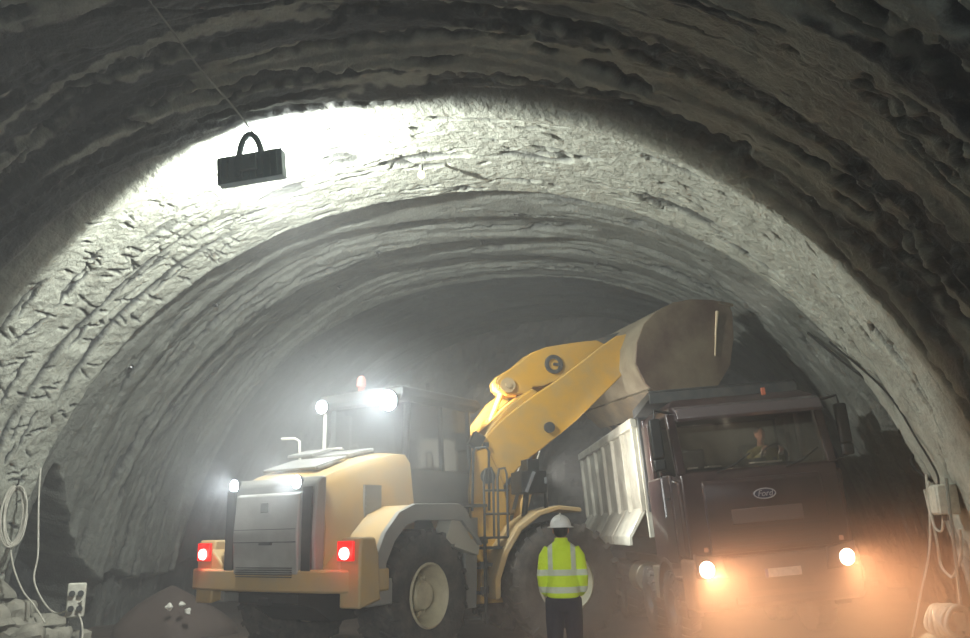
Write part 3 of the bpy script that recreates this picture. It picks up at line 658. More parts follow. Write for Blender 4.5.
# chassis rails, axles and wheels
b = MB(); b.box((-4.4,-.42,.95),(8.4,.1,.26)); b.box((-4.4,.42,.95),(8.4,.1,.26))
for x in (-1,-2.6,-4.2,-6,-7.3): b.box((x,0,.95),(.12,.8,.2))
b.build('chassis', 'black', TR)
for x, dual in ((-1.38,0),(-3.0,0),(-5.2,1),(-6.55,1)):
    b = MB(); b.cyl((x,-1.0,.52),(x,1.0,.52),.09); b.build('axle', 'black', TR, smooth=True)
    for s in (-1, 1):
        wheel(TR, I4, (x, s*1.06, .52), .52, .32 if not dual else .5, s, 'dgrey', .47)
for s in (-1, 1):
    b = MB(); n = 14
    po = [(-1.38+.66*math.cos(t), .60+.62*math.sin(t)) for t in np.linspace(0, math.pi, n)]; pi_ = [(-1.38+.60*math.cos(t), .60+.56*math.sin(t)) for t in np.linspace(math.pi, 0, n)]
    b.prism(po+pi_, s*.88, s*1.24); b.build('mudguard', 'trucklow', TR, bevel=.01)
b = MB(); b.box((-2.2,-1.0,.82),(.5,.4,.5)); b.cyl((-4.4,-1.0,.8),(-3.7,-1.0,.8),.27,n=24); b.build('fuel_tank', 'steel', TR, bevel=.02)
# dump body
b = MB()
X0, X1 = -2.25, -8.9; ZT = 3.36
sp = [(-1.26,ZT),(-1.20,ZT),(-1.08,1.98),(-.95,1.45),(.95,1.45),(1.08,1.98),(1.20,ZT),(1.26,ZT),(1.14,1.94),(1.0,1.38),(-1.0,1.38),(-1.14,1.94)]
sp = [(-1.24,ZT),(-1.18,ZT),(-1.18,1.95),(-.9,1.55),(.9,1.55),(1.18,1.95),(1.18,ZT),(1.24,ZT),(1.24,1.92),(.95,1.48),(-.95,1.48),(-1.24,1.92)]
b.prism(sp, X1, X0, 'yz'); b.box((X0,0,2.5),(.07,2.46,2.0)); b.box((X1,0,2.5),(.07,2.46,1.8))
db = b.build('dump_body', 'dump', TR, bevel=.01)
for s in (-1, 1):
    b = MB(); b.box(((X0+X1)/2, s*1.27, ZT-.02),(X0-X1+.1,.13,.16)); b.build('top_rail', 'dump', db, bevel=.02)
    for k in range(7):
        x = X0-.05-(X0-X1-.1)*k/6
        b = MB(); b.prism([(x-.06,1.92),(x+.06,1.92),(x+.06,3.28),(x-.06,3.28)], s*1.23, s*1.31); b.build('side_rib', 'dump', db, bevel=.01)
    b = MB()
    for k in range(4):
        xa = X0-.15-k*1.62; b.prism([(s*1.24,1.98),(s*1.56,1.55),(s*1.56,1.40),(s*1.50,1.40),(s*1.50,1.52),(s*1.20,1.92)], xa-1.56, xa, 'yz')
    b.build('side_guard', 'dump', db, bevel=.01)
b = MB(); b.box((X0-1.0,0,3.10),(2.2,2.3,.1)); b.box((X0-3.2,0,2.85),(2.6,2.2,.1))
b = MB(); b.prism([(X0+.05,3.40),(-.85,3.52),(-.80,3.64),(X0+.05,3.54)], -1.26, 1.11); b.box((-.82,-.07,3.52),(.06,2.4,.16)); b.prism([(X0+.04,1.9),(X0+.04,3.5),(X0+.10,3.5),(X0+.10,1.9)], -1.20, 1.2)
b.build('cab_guard', 'dgrey', db, bevel=.01)
b = MB(); b.box((-2.08,1.38,2.7),(.22,.22,1.5)); b.tube([(-2.08,1.38,3.4),(-2.08,1.40,3.75)],.08,10); b.build('exhaust_stack', 'dgrey', TR, bevel=.03)
# muck load in the dump body: uncountable
gx2, gy2 = np.meshgrid(np.linspace(X1+.05, X0-.05, 70), np.linspace(-1.15, 1.15, 34), indexing='ij')
gz2 = 2.85+.45*np.exp(-((gx2+4.9)/1.4)**2)*(1-(gy2/1.3)**2)+.25*(fbm(gx2*2.2, gy2*2.2, 101, 4)-.5)
ii = np.arange(gx2.size).reshape(gx2.shape); ff = np.stack([ii[:-1,:-1], ii[1:,:-1], ii[1:,1:], ii[:-1,1:]], -1).reshape(-1,4)
lm = bpy.data.meshes.new('muck'); lm.from_pydata(np.stack([gx2,gy2,gz2],-1).reshape(-1,3).tolist(), [], ff.tolist()); lm.materials.append(M['ropey'])
lo = bpy.data.objects.new('rock_muck', lm); COL.objects.link(lo)
bpy.context.view_layer.update()
lo.matrix_world = TR.matrix_world.copy()
tag(lo, 'grey rock muck filling the bed of the dump truck', 'rock muck', kind='stuff')

# ------------------------------------------------------------------ people
def limb(b, pts, rs, n=12): b.tube(pts, rs, n)
def head(b, c, m=I4, s=1.0):
    T = Matrix.Translation(c) @ m
    b.ball((0,0,0), (.098*s,.078*s,.120*s), 20, None) if False else None
    bb = MB(b.xf @ T)
    bb.ball((0,0,.02*s), (.098*s,.079*s,.105*s), 20); bb.ball((.012*s,0,-.045*s), (.075*s,.062*s,.075*s), 16)      # skull, jaw (faces +x)
    bb.ball((.098*s,0,-.015*s), (.020*s,.014*s,.024*s), 10); bb.tube([(.085*s,0,.03*s),(.10*s,0,-.015*s)],[.010*s,.014*s],8)   # nose
    bb.ball((.080*s,0,-.058*s), (.014*s,.028*s,.010*s), 10)                                                          # lips
    for q in (-1, 1):
        bb.ball((-.002*s, q*.080*s, -.005*s), (.022*s,.012*s,.034*s), 10); bb.ball((.082*s, q*.030*s, .012*s), (.012*s,.016*s,.010*s), 8)
    b.v += bb.v; o = len(b.v)-len(bb.v); b.f += [tuple(i+o for i in f) for f in bb.f]
def hand(b, w, d, side, curl=.5):
    # wrist w, direction d (unit), palm curls toward +x
    w = Vector(w); d = Vector(d).normalized(); fwd = Vector((1,0,0)); fwd = (fwd-d*fwd.dot(d)).normalized(); lat = d.cross(fwd)
    b.tube([w-d*.01, w+d*.045, w+d*.085], [.026,.040,.034], 10)
    for k, L in enumerate((.068,.078,.073,.056)):
        o = fwd*(.030-.020*k); r0 = w+d*.078+o; c1 = (d*math.cos(curl)+lat*-side*math.sin(curl)); c2 = (d*math.cos(curl*2)+lat*-side*math.sin(curl*2))
        b.tube([r0, r0+c1*L*.5, r0+c1*L*.5+c2*L*.5], [.0105,.0095,.0075], 8)
    t0 = w+d*.03+fwd*.026; b.tube([t0, t0+(fwd*.8+d*.8).normalized()*.035, t0+(fwd*.7+d).normalized()*.068], [.013,.011,.009], 8)
WP = Vector((-1.35, 9.63, 0)); WP.z = gheight(WP.x, WP.y)
WK = empty('person', WP, (0, 0, R(97)), label='person in yellow hi-vis jacket and white helmet standing beside the loader wheel', cat='person')
# faces +x locally (away from the viewer)
b = MB()
for s in (-1, 1):
    limb(b, [(0,s*.09,.94),(.01,s*.10,.74),(.015,s*.105,.50),(-.01,s*.11,.30),(-.01,s*.115,.09)], [.088,.080,.058,.052,.040])
    b.ball((.05,s*.12,.045),(.125,.045,.045))
    limb(b, [(0,s*.15,1.50),(-.01,s*.185,1.42),(-.03,s*.222,1.22),(.04,s*.212,1.08),(.13,s*.17,1.03)], [.06,.055,.043,.038,.028])
    hand(b, (.14,s*.165,1.03), (.8,-s*.5,-.1), s)
b.loft([[(.10*a*math.cos(t)+o, w_*math.sin(t), z) for t in np.linspace(0,2*math.pi,20,endpoint=False)] for z,a,w_,o in ((.86,1.0,.15,0),(1.0,1.1,.165,0),(1.15,1.0,.15,0),(1.35,1.15,.18,0),(1.48,1.0,.18,-.01),(1.54,.6,.09,-.01))])
b.tube([(-.01,0,1.50),(.0,0,1.62)],[.062,.055],14)
head(b, (.015,0,1.70))
body = b.build('body', 'skin', WK, remesh=.0075, sm=3)
b = MB()
for s in (-1, 1): limb(b, [(0,s*.088,.98),(.01,s*.10,.78),(.015,s*.107,.50),(-.012,s*.112,.30),(-.012,s*.117,.07)], [.112,.102,.083,.075,.070], 16)
b.loft([[(.115*math.cos(t), w_*math.sin(t), z) for t in np.linspace(0,2*math.pi,20,endpoint=False)] for z,w_ in ((.86,.17),(.95,.18),(1.04,.175))])
b.build('trousers', 'navy', WK, remesh=.012, sm=4)
b = MB()
for s in (-1, 1): b.ball((.055,s*.12,.055),(.145,.055,.058)); b.tube([(-.015,s*.118,.03),(-.012,s*.117,.16)],[.062,.06],12)
b.build('boots', 'boot', WK, remesh=.01, sm=2)
# jacket
def jacket_mat():
    m = bpy.data.materials.new('hi_vis_fabric'); m.use_nodes = True; nt = m.node_tree; N = nt.nodes; L = nt.links; p = N['Principled BSDF']
    p.inputs['Roughness'].default_value = .75
    tc = N.new('ShaderNodeTexCoord'); sp_ = N.new('ShaderNodeSeparateXYZ'); L.new(tc.outputs['Object'], sp_.inputs[0])
    def band(src, c, h):
        a = N.new('ShaderNodeMath'); a.operation = 'SUBTRACT'; L.new(src, a.inputs[0]); a.inputs[1].default_value = c
        b_ = N.new('ShaderNodeMath'); b_.operation = 'ABSOLUTE'; L.new(a.outputs[0], b_.inputs[0])
        c_ = N.new('ShaderNodeMath'); c_.operation = 'LESS_THAN'; L.new(b_.outputs[0], c_.inputs[0]); c_.inputs[1].default_value = h; return c_.outputs[0]
    ab = N.new('ShaderNodeMath'); ab.operation = 'ABSOLUTE'; L.new(sp_.outputs['Y'], ab.inputs[0])
    v = band(ab.outputs[0], .125, .026); up = N.new('ShaderNodeMath'); up.operation = 'GREATER_THAN'; L.new(sp_.outputs['Z'], up.inputs[0]); up.inputs[1].default_value = 1.26
    vm = N.new('ShaderNodeMath'); vm.operation = 'MULTIPLY'; L.new(v, vm.inputs[0]); L.new(up.outputs[0], vm.inputs[1])
    out = vm.outputs[0]
    for c, h in ((1.255,.032),(1.075,.032)):
        mm = N.new('ShaderNodeMath'); mm.operation = 'MAXIMUM'; L.new(out, mm.inputs[0]); L.new(band(sp_.outputs['Z'], c, h), mm.inputs[1]); out = mm.outputs[0]
    mx = N.new('ShaderNodeMixRGB'); L.new(out, mx.inputs[0]); mx.inputs[1].default_value = lin((214,240,20)); mx.inputs[2].default_value = lin((208,214,190))
    L.new(mx.outputs[0], p.inputs['Base Color'])
    n = N.new('ShaderNodeTexNoise'); n.inputs['Scale'].default_value = 9; L.new(tc.outputs['Object'], n.inputs['Vector'])
    bu = N.new('ShaderNodeBump'); bu.inputs['Strength'].default_value = .7; bu.inputs['Distance'].default_value = .04; L.new(n.outputs['Fac'], bu.inputs['Height']); L.new(bu.outputs[0], p.inputs['Normal'])
    return m
b = MB()
b.loft([[(.5*d_*math.cos(t)+o, w_*math.sin(t), z) for t in np.linspace(0,2*math.pi,28,endpoint=False)] for z,d_,w_,o in
        ((.99,.28,.165,0),(1.01,.29,.178,0),(1.10,.30,.180,0),(1.22,.29,.176,0),(1.36,.30,.188,-.01),(1.47,.26,.180,-.015),(1.54,.20,.14,-.015),(1.585,.15,.075,-.01),(1.62,.15,.072,0))])
for s in (-1, 1):
    limb(b, [(-.01,s*.13,1.50),(-.015,s*.185,1.42),(-.035,s*.222,1.22),(.04,s*.212,1.08),(.12,s*.18,1.03)], [.070,.070,.060,.054,.046], 16)
b.build('hi_vis_jacket', jacket_mat(), WK, remesh=.010, sm=5)
b = MB(); b.ball((.0,0,1.745),(.140,.118,.125),24,cut=-.02); b.lathe([(.118,0),(.158,-.012),(.158,-.02),(.118,-.01)], Matrix.Translation((.01,0,1.748)) @ rotm('X',90) @ Matrix.Diagonal((1.05,1,.92,1)), 28)
b.prism([(.10,1.735),(.20,1.725),(.20,1.735),(.10,1.75)], -.07, .07); b.tube([(-.12,0,1.80),(-.06,0,1.86),(.0,0,1.875),(.08,0,1.855)],.014,8)
b.build('safety_helmet', 'helmet', WK, smooth=True)
b = MB(); b.ball((-.012,0,1.71),(.098,.083,.095),18); b.build('hair', 'hair', WK, smooth=True)
# driver behind the windscreen (truck local)
DRV = bpy.data.objects.new('person', None); COL.objects.link(DRV)
DRV.matrix_world = TR.matrix_world @ Matrix.Translation((-1.22,.55,2.13))
tag(DRV, 'truck driver in dull yellow jacket seated behind the dump truck windscreen', 'person')
b = MB()
b.loft([[(.10*math.cos(t)+o, w_*math.sin(t), z) for t in np.linspace(0,2*math.pi,18,endpoint=False)] for z,w_,o in ((0,.17,0),(.2,.16,0),(.42,.19,.0),(.52,.18,.0),(.58,.08,.0))])
b.tube([(0,0,.55),(.02,0,.66)],[.06,.055],12); head(b, (.04,0,.75), s=.95)
for s in (-1, 1):
    b.tube([(0,s*.19,.50),(.12,s*.25,.32),(.33,s*.18,.40),(.45,s*.14,.47)],[.055,.045,.036,.028],12); hand(b, (.45,s*.14,.46), (.6,0,.6), s, .7)
    b.tube([(0,s*.1,.05),(.42,s*.13,.08),(.48,s*.13,-.30)],[.09,.07,.05],12); b.ball((.52,s*.13,-.33),(.12,.045,.045))
b.build('body', 'skin', DRV, remesh=.009, sm=3)
b = MB()
b.loft([[(.125*math.cos(t)+o, w_*math.sin(t), z) for t in np.linspace(0,2*math.pi,18,endpoint=False)] for z,w_,o in ((0,.19,0),(.2,.185,0),(.42,.215,.0),(.52,.20,.0),(.585,.09,.0))])
for s in (-1, 1): b.tube([(0,s*.17,.50),(.12,s*.25,.32),(.33,s*.18,.40),(.41,s*.15,.44)],[.075,.064,.052,.044],14)
b.build('jacket', 'mustard', DRV, remesh=.012, sm=3)
b = MB()
for s in (-1, 1): b.tube([(0,s*.1,.05),(.42,s*.13,.08),(.48,s*.13,-.26)],[.105,.085,.065],12)
b.build('trousers', 'navy', DRV, remesh=.015, sm=3)
b = MB(); b.ball((.022,0,.79),(.102,.085,.085),18,cut=-.1); b.build('hair', 'hair', DRV, smooth=True)
b = MB()
for s in (-1, 1): hand(b, (.44,s*.142,.455), (.6,0,.6), s, .75)
for i in range(1): b.tube([(.36,.165,.42),(.45,.14,.46)],[.045,.04],10); b.tube([(.36,-.165,.42),(.45,-.14,.46)],[.045,.04],10)
b.build('gloves', 'grip', DRV, remesh=.006, sm=1)

# ------------------------------------------------------------------ hanging flood lamp and bulb
LP = Vector((-5.13, 9.30, 6.32))
FL = empty('flood_lamp', LP, (0, R(0), R(5)), label='dark rectangular floodlight hung by its loop bracket from the tunnel roof', cat='floodlight')
tilt = rotm('Y', -5) @ Matrix.Scale(1.25, 4)
b = MB(tilt); b.box((0,0,0),(.70,.12,.30)); 
for k in range(9): b.box((-.30+k*.075,-.075,0),(.012,.04,.27))
h_ = b.build('housing', 'lampbody', FL, bevel=.012)
b = MB(tilt); b.box((0,.066,0),(.62,.012,.24)); b.build('lens', 'flood', h_)
b = MB(tilt); b.tube([(.13*math.cos(t), -.02, .02+.36*math.sin(t)) for t in np.linspace(0,math.pi,20)],.034,10); b.box((-.13,-.07,-.02),(.05,.03,.16)); b.box((.13,-.07,-.02),(.05,.03,.16)); b.build('bracket', 'lampbody', FL, smooth=True)
b = MB(tilt); b.box((0,-.10,.0),(.2,.06,.12)); b.build('driver_box', 'lampbody', FL, bevel=.01)

def surf(xw, yw):
    # ceiling height of the lining at (x, y), read from the grid
    j = int(np.argmin(np.abs(YS-yw))); i0 = int(np.argmin(np.abs(VX[:, j]-xw))); return float(VZ[i0, j])
def cable(name, pts, r, m, label, cat='cable', n=6, group=None):
    # smooth path by Catmull-Rom
    P = [Vector(p) for p in pts]; P = [P[0]]+P+[P[-1]]; out = []
    for i in range(1, len(P)-2):
        for k in range(8):
            t = k/8; p0, p1, p2, p3 = P[i-1:i+3]
            out.append(.5*((2*p1)+(p2-p0)*t+(2*p0-5*p1+4*p2-p3)*t*t+(3*p1-p0-3*p2+p3)*t**3))
    out.append(P[-2]); b = MB(); b.tube(out, r, n); o = b.build(name, m, None, smooth=True); return tag(o, label, cat, group)
CA = Vector((-5.0, 6.65, 0)); CA.z = surf(CA.x, CA.y)-.02
hx = LP+Vector((0,0,.48))
cable('power_cable', [CA, CA*.75+hx*.25+Vector((0,0,-.02)), CA*.5+hx*.5+Vector((0,0,-.04)), CA*.25+hx*.75+Vector((-.0,0,.02)), hx+Vector((0,0,.02))], .012, 'cord', 'thin grey cable running along the roof to the hanging floodlight')
BZ = surf(-3.45, 11.3)-.30
BL = empty('light_bulb', (-3.45, 11.3, BZ), label='small bare bulb glowing pale yellow on the tunnel roof', cat='light bulb')
zz = BZ+.30
b = MB(); b.ball((0,0,0),(.055,.055,.065),14); b.build('glass_bulb', 'bulb', BL, smooth=True)
b = MB(); b.cyl((0,0,.05),(0,0,.15),.03,n=12); b.build('lamp_holder', 'cord', BL, smooth=True)
b = MB(); b.tube([(0,0,.14),(.01,0,(zz-BZ)*.6+.06),(0,0,zz-BZ+.05)],.007,6); b.build('cord', 'cord', BL, smooth=True)
BLZ = None

# ------------------------------------------------------------------ left side clutter
def wallx(side, yw, zw):
    j = int(np.argmin(np.abs(YS-yw))); sel = (PX[:, j] < TX0) if side < 0 else (PX[:, j] > TX0)
    k = np.where(sel)[0]; i0 = k[int(np.argmin(np.abs(VZ[k, j]-zw)))]; return float(VX[i0, j])
# coil of white hose
yc, zc_ = 12.25, 2.12; xc = wallx(-1, yc, zc_)+.14
HC = empty('hose_coil', (xc+.06, yc, zc_), (0,0,R(-42)), label='long oval coil of white hose hung on the left tunnel wall', cat='hose coil')
b = MB(); pts = []
for k in range(0, 6*28):
    t = 2*math.pi*k/28; j_ = .012*math.sin(k*1.7); lay = k/168
    pts.append((.10*lay+j_, (.12+.075*lay+.01*math.sin(k*.37))*math.sin(t)+.02*math.sin(k*.11), .50*math.cos(t)*(.86+.14*lay+.03*math.sin(k*.21))))
b.tube(pts, .013, 7); b.build('hose', 'wcord', HC, smooth=True)
b = MB(); b.tube([(-.14,0,.48),(.14,0,.50),(.17,0,.56)],.014,6); b.build('hook', 'bcord', HC, smooth=True)
xw = wallx(-1, 12.6, 2.5)
cable('power_cable', [(xw+.12,12.65,3.3),(xw+.18,12.6,2.7),(xw+.3,12.5,2.2),(xw+.5,12.35,1.5),(xw+.62,12.2,1.05),(xw+1.2,12.0,.62),(xw+1.75,11.9,.80)], .014, 'wcord', 'white cable dropping past the dark recess to the socket box')
cable('power_cable', [(xc+.05,yc,1.65),(xc+.25,12.15,1.3),(xc+.55,12.05,.95),(xc+.9,11.9,.75),(xc+1.3,11.7,.5)], .014, 'wcord', 'white cable trailing down from the hose coil to the rubble', group=None)
SB = empty('socket_box', (-9.2,11.95,.0), (0,0,R(35)), label='white site socket box with round outlets on a stand at the left wall', cat='socket box')
SB.location.z = gheight(-9.2,11.95)
b = MB(); b.box((0,0,.80),(.26,.16,.50)); o_ = b.build('case', 'box', SB, bevel=.02)
for q in (.68,.90):
    for dx_ in (-.06,.06):
        b = MB(); b.cyl((dx_,-.08,q),(dx_,-.13,q),.045,n=16); b.split('outlet', 'dsock', o_, smooth=True)
b = MB()
for dx_ in (-.1,.1): b.box((dx_,.02,.28),(.03,.03,.58)); b.box((dx_,.0,.015),(.05,.4,.03))
b.build('stand', 'dgrey', SB)
cable('power_cable', [(-9.1,11.9,.62),(-8.9,11.75,.45),(-8.8,11.6,.2),(-8.85,11.3,.03),(-8.7,10.9,.03)], .012, 'wcord', 'short white cable from the foot of the socket box')
# rubble
def rock(name, c, r, seed, m='ropey'):
    rr = np.random.default_rng(seed); b = MB(); n = 22; b.ball((0,0,0),1,n)
    for i, v in enumerate(b.v):
        k = 1+.22*math.sin(v.x*3.1+seed)+.18*math.sin(v.y*4.3+seed*2)+.12*math.sin(v.z*5+seed*3)+.08*math.sin(v.x*9+v.z*7+seed)+.06*math.sin(v.y*13+v.x*5+seed)
        b.v[i] = Vector((v.x*r[0]*k, v.y*r[1]*k, v.z*r[2]*k))
    o = b.build(name, m, None, smooth=True); o.location = c; o.rotation_euler = (0,0,seed); return o
adj = ['topmost','broad','small','pointed','flat','rounded','largest','half-buried','tilted','dark','split','leaning']
for k in range(16):
    x = -11.0+.46*(k % 4)+.1*math.sin(k*3.0); y = 10.9+.5*(k//4)+.1*math.cos(k*5.0); s = .17+.10*((k*7) % 5)/4
    o = rock('boulder', (x, y, gheight(x,y)+s*.5), (s*1.2, s, s*.8), k+1, 'lrock')
    tag(o, 'pale rubble rock in the heap below the hose coil', 'rock', 'rubble rocks at the foot of the left wall')
# brown covered heap behind
HP = MB(); rings = []
for i in range(12):
    t = i/11; rings.append([((1.15*(1-t**1.6)+.03)*math.cos(a)*(1+.1*math.sin(3*a+t*3)), (.8*(1-t**1.6)+.03)*math.sin(a)*(1+.08*math.sin(5*a)), 0.85*t) for a in np.linspace(0,2*math.pi,36,endpoint=False)])
HP.loft(rings); o = HP.build('tarpaulin_heap', mat('brown_tarp', (74,62,56), .8, dirt=(80,66,58), dscale=2, bump=.6, bscale=6), None, smooth=True, loc=(-9.3,14.7,0))
tag(o, 'rounded brown covered heap on the ground between left wall and loader', 'covered heap')
for k, (x, y, z) in enumerate(((-8.62,13.95,.56),(-8.50,13.92,.45),(-8.86,13.93,.52))):
    o = rock('plastic_scrap', (x, y, z+.02), (.06,.04,.05), k+30, 'paper'); tag(o, 'white scrap lying on the brown heap', 'scrap', 'white scraps on the brown heap')

# ------------------------------------------------------------------ right side clutter
SY = -.8; xr = wallx(1, 12.5+SY, 1.95)
JB = empty('junction_box', (xr-.16,12.5+SY,1.95), (0,0,R(-90)), label='white junction box fixed on the right tunnel wall', cat='junction box')
b = MB(); b.box((0,0,0),(.34,.24,.36)); o_ = b.build('case', 'box', JB, bevel=.02)
b = MB(); b.box((0,-.125,0),(.30,.02,.32)); b.build('lid', 'box', o_, bevel=.01)
b = MB(); b.cyl((.08,0,-.18),(.08,0,-.25),.03,n=12); b.cyl((-.08,0,-.18),(-.08,0,-.25),.03,n=12); b.build('gland', 'dsock', o_, smooth=True)
def rp(y, z, o=.06): return (wallx(1, y+SY, z)-o, y+SY, z)
cable('power_cable', [rp(13.4,4.2),rp(13.0,3.4),rp(12.75,2.7),rp(12.6,2.3),(xr-.2,12.5+SY,2.13)], .014, 'bcord', 'black cable coming down the right wall into the junction box')
cable('power_cable', [rp(14.6,4.6),rp(14.1,3.7),rp(13.7,3.0),rp(13.4,2.5),rp(13.2,2.2)], .02, 'bcord', 'thick black cable along a groove high on the right wall')
cable('power_cable', [rp(13.2,2.3,.1),rp(13.1,1.9,.2),rp(13.0,1.62,.25),rp(12.8,1.58,.25),rp(12.65,1.75,.2),(xr-.2,12.55+SY,1.80)], .016, 'wcord', 'white cable sagging in a short loop left of the junction box')
cable('power_cable', [rp(13.15,2.1,.15),rp(13.2,1.5,.3),rp(13.25,1.15,.35),rp(13.0,1.02,.35),rp(12.7,1.05,.3),rp(12.45,1.3,.22),rp(12.2,1.6,.2)], .018, 'wcord', 'white cable hanging in the long low loop on the right wall')
cable('power_cable', [rp(13.15,2.2,.12),rp(13.2,1.4,.4),rp(13.3,.8,.6),(2.75,12.6,.25)], .014, 'wcord', 'pale cable slanting down to the ground beside the truck')
cable('air_pipe', [(xr-.16,12.30+SY,2.2),(xr-.18,12.3+SY,1.5),(xr-.20,12.3+SY,.9),(xr-.22,12.3+SY,.35)], .02, 'cord', 'thin grey pipe standing below the junction box', 'pipe')
# wrapped white bundle on ground
b = MB()
for k in range(7):
    t = [( .17*math.cos(a)*(1+.05*k % .1)+.02*math.sin(a*3+k), .05*(k-3)+.02*math.cos(a*2+k), .17*math.sin(a)*(1+.04*math.sin(k))) for a in np.linspace(0,2*math.pi,26)]
    b.tube(t, .03, 7)
b.box((0,0,0),(.16,.34,.2)); 
o = b.build('cable_drum', 'wcord', None, smooth=True, loc=(xr-.35,12.35+SY,.55)); o.rotation_euler = (0,0,R(30))
tag(o, 'white wrapped roll of hose at the foot of the right wall', 'hose roll')
BX = rock('boulder', (xr-.35,12.4+SY,.18), (.5,.45,.26), 44, 'lrock'); tag(BX, 'wide pale boulder under the white hose roll at the right wall', 'rock')
# drill holes/bolts on vault: a few bright rock bolt plates in view
for k, (y, i0) in enumerate(((16.2,.40),(15.7,.49),(15.0,.56),(16.6,.62),(14.4,.70),(13.6,.78),(13.9,.45))):
    i = int(i0*NT); j = int(np.argmin(np.abs(YS-y))); p = Vector((VX[i,j], Y[i,j], VZ[i,j])); nn = Vector((-nx[i],0,-nz[i]))
    b = MB(nn.to_track_quat('Z','Y').to_matrix().to_4x4()); b.box((0,0,.0),(.10,.10,.02)); b.cyl((0,0,0),(0,0,.09),.014,n=8); b.lathe([(.03,0),(.03,.03),(.001,.03)], rotm('X',90), 6)
    o = b.build('rock_bolt', 'chrome', None, loc=p+nn*.03); tag(o, 'small bright rock bolt plate on the grey inner vault', 'rock bolt', 'rock bolts in the inner vault')

# ------------------------------------------------------------------ lights
def wl(name, rel, energy, color, rad, parent, tgt=None, ang=160, bl=.6):
    l = light(name, 'SPOT' if tgt is not None else 'POINT', rel, energy, color, rad, tgt, ang, bl, parent); return l
light('flood_light', 'SPOT', LP+Vector((0.03,.17,.0)), 2000, (.95,1,.95), .06, LP+Vector((.25,6,.7)), 176, .12)
COOL = (.88,.96,1.0); WARM = (1.0,.50,.25)
wl('cab_lamp_light', (-.09,-.64,3.58), 110, COOL, .12, LO, (-4,-1.6,1.6), 165, .9)
wl('post_lamp_light', (-.17,.66,3.6), 25, COOL, .08, LO, (-4,0,2.2), 165, .9)
for yy in (.72,-.48): wl('hood_lamp_light', (-1.68,yy,2.37), 70, COOL, .08, LO, (-6,yy,1.2), 150, .9)
wl('arm_lamp_light', tuple(A2 @ Vector((-.95,-.35,4.0))), 260, (1,.90,.72), .06, LO, tuple(A2 @ Vector((-.45,.6,3.7))), 100, .6)
wl('front_lamp_light', tuple(A2 @ Vector((-.15,-1.12,2.6))), 420, (1,.95,.88), .08, LO, tuple(A2 @ Vector((5,-.6,2.4))), 120, .7)
for s in (-1, 1): wl('tail_light_glow', (-1.66,s*1.32,1.48), 5, (1,.06,.04), .06, LO)
for s in (-1, 1): wl('headlamp_light', (.20,s*1.01,1.09), 500, WARM, .1, TR, (4,s*.9,-.6), 96, 1.0)
wl('cab_interior_light', (-1.0,0,3.12), 7, (1,.9,.7), .05, TR)
light('fill_beside', 'POINT', (2.3,.3,4.0), 250, (.82,.95,1.0), .3)  # unseen fill beside the camera, placed to brighten the near roof corner
light('site_lamp_back', 'POINT', (-3.5,-3.0,3.5), 110, (.78,.93,1.0), .3)
light('fill_low', 'SPOT', (-.8,-2.0,2.4), 2200, (.97,1,.96), .2, (-2.4,10,1.2), 50, .8)  # unseen fill spot, added to brighten the person's back and loader rear
light('light_ahead', 'POINT', (-3.5,21.5,5.0), 60, (.9,.95,.93), .3)  # bare point light deep in the tunnel, no lamp body

# ------------------------------------------------------------------ haze
w = bpy.data.worlds.new('world'); sc.world = w; w.use_nodes = True
w.node_tree.nodes['Background'].inputs[0].default_value = (.02,.022,.024,1); w.node_tree.nodes['Background'].inputs[1].default_value = .3
vs = w.node_tree.nodes.new('ShaderNodeVolumeScatter'); vs.inputs['Color'].default_value = (.95,.96,.95,1); vs.inputs['Density'].default_value = .012; vs.inputs['Anisotropy'].default_value = .2
w.node_tree.links.new(vs.outputs[0], w.node_tree.nodes['World Output'].inputs['Volume'])
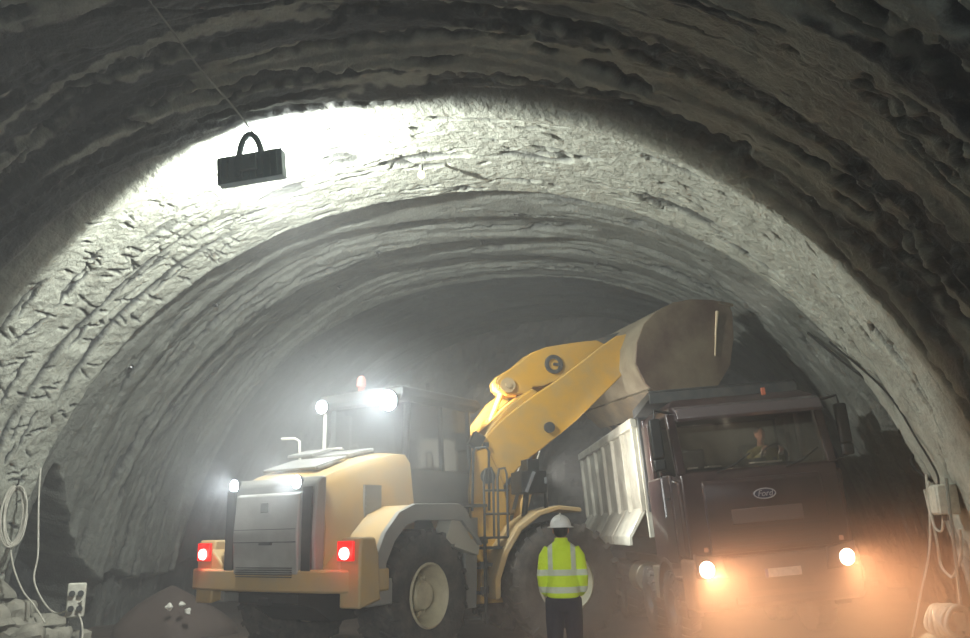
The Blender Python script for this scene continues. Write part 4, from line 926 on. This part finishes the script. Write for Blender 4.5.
# dense dust low around the truck headlights
def cloud(name, loc, scale, rgb, dens, inner, label, cat, rot=0, an=.3, zfade=None):
    b = MB(); b.box((0,0,0),(2,2,2)); du = b.build(name, 'shot', None, loc=loc); du.scale = scale; du.rotation_euler = (0,0,R(rot))
    dm = bpy.data.materials.new(name); dm.use_nodes = True; nt = dm.node_tree; nt.nodes.clear()
    tc = nt.nodes.new('ShaderNodeTexCoord'); ln = nt.nodes.new('ShaderNodeVectorMath'); ln.operation = 'LENGTH'; nt.links.new(tc.outputs['Object'], ln.inputs[0])
    mr = nt.nodes.new('ShaderNodeMapRange'); mr.interpolation_type = 'SMOOTHSTEP'
    for k_, v_ in (('From Min', inner), ('From Max', 1.0), ('To Min', dens), ('To Max', 0)): mr.inputs[k_].default_value = v_
    nt.links.new(ln.outputs['Value'], mr.inputs['Value'])
    v = nt.nodes.new('ShaderNodeVolumeScatter'); v.inputs['Color'].default_value = rgb+(1,); v.inputs['Anisotropy'].default_value = an
    nt.links.new(mr.outputs[0], v.inputs['Density']); o_ = nt.nodes.new('ShaderNodeOutputMaterial'); nt.links.new(v.outputs[0], o_.inputs['Volume'])
    du.data.materials.clear(); du.data.materials.append(dm)
    return tag(du, label, cat, kind='stuff')
cloud('dust_cloud', (1.1,10.3,.35), (4.3,3.0,2.0), (.86,.56,.42), .42, .15, 'reddish dust cloud glowing in front of the dump truck headlights', 'dust')
cloud('haze_cloud', (-4.5,11.1,2.75), (3.1,3.0,2.0), (.93,.96,.97), .13, .3, 'grey haze hanging around the lit cab and hood of the wheel loader', 'haze')

# ------------------------------------------------------------------ camera
cd = bpy.data.cameras.new('camera'); cam = bpy.data.objects.new('camera', cd); COL.objects.link(cam)
cd.sensor_width = 36; cd.lens = 850/970*36; cd.clip_start = .05; cd.clip_end = 200
Rv = Vector((.97446828,.22344347,-.02201342)); Uv = Vector((.07490099,-.23108578,.97004598)); Fv = Vector((-.21166345,.94692786,.2419219))
cam.matrix_world = Matrix(((Rv.x,Uv.x,-Fv.x,0),(Rv.y,Uv.y,-Fv.y,0),(Rv.z,Uv.z,-Fv.z,1.7),(0,0,0,1)))
sc.camera = cam
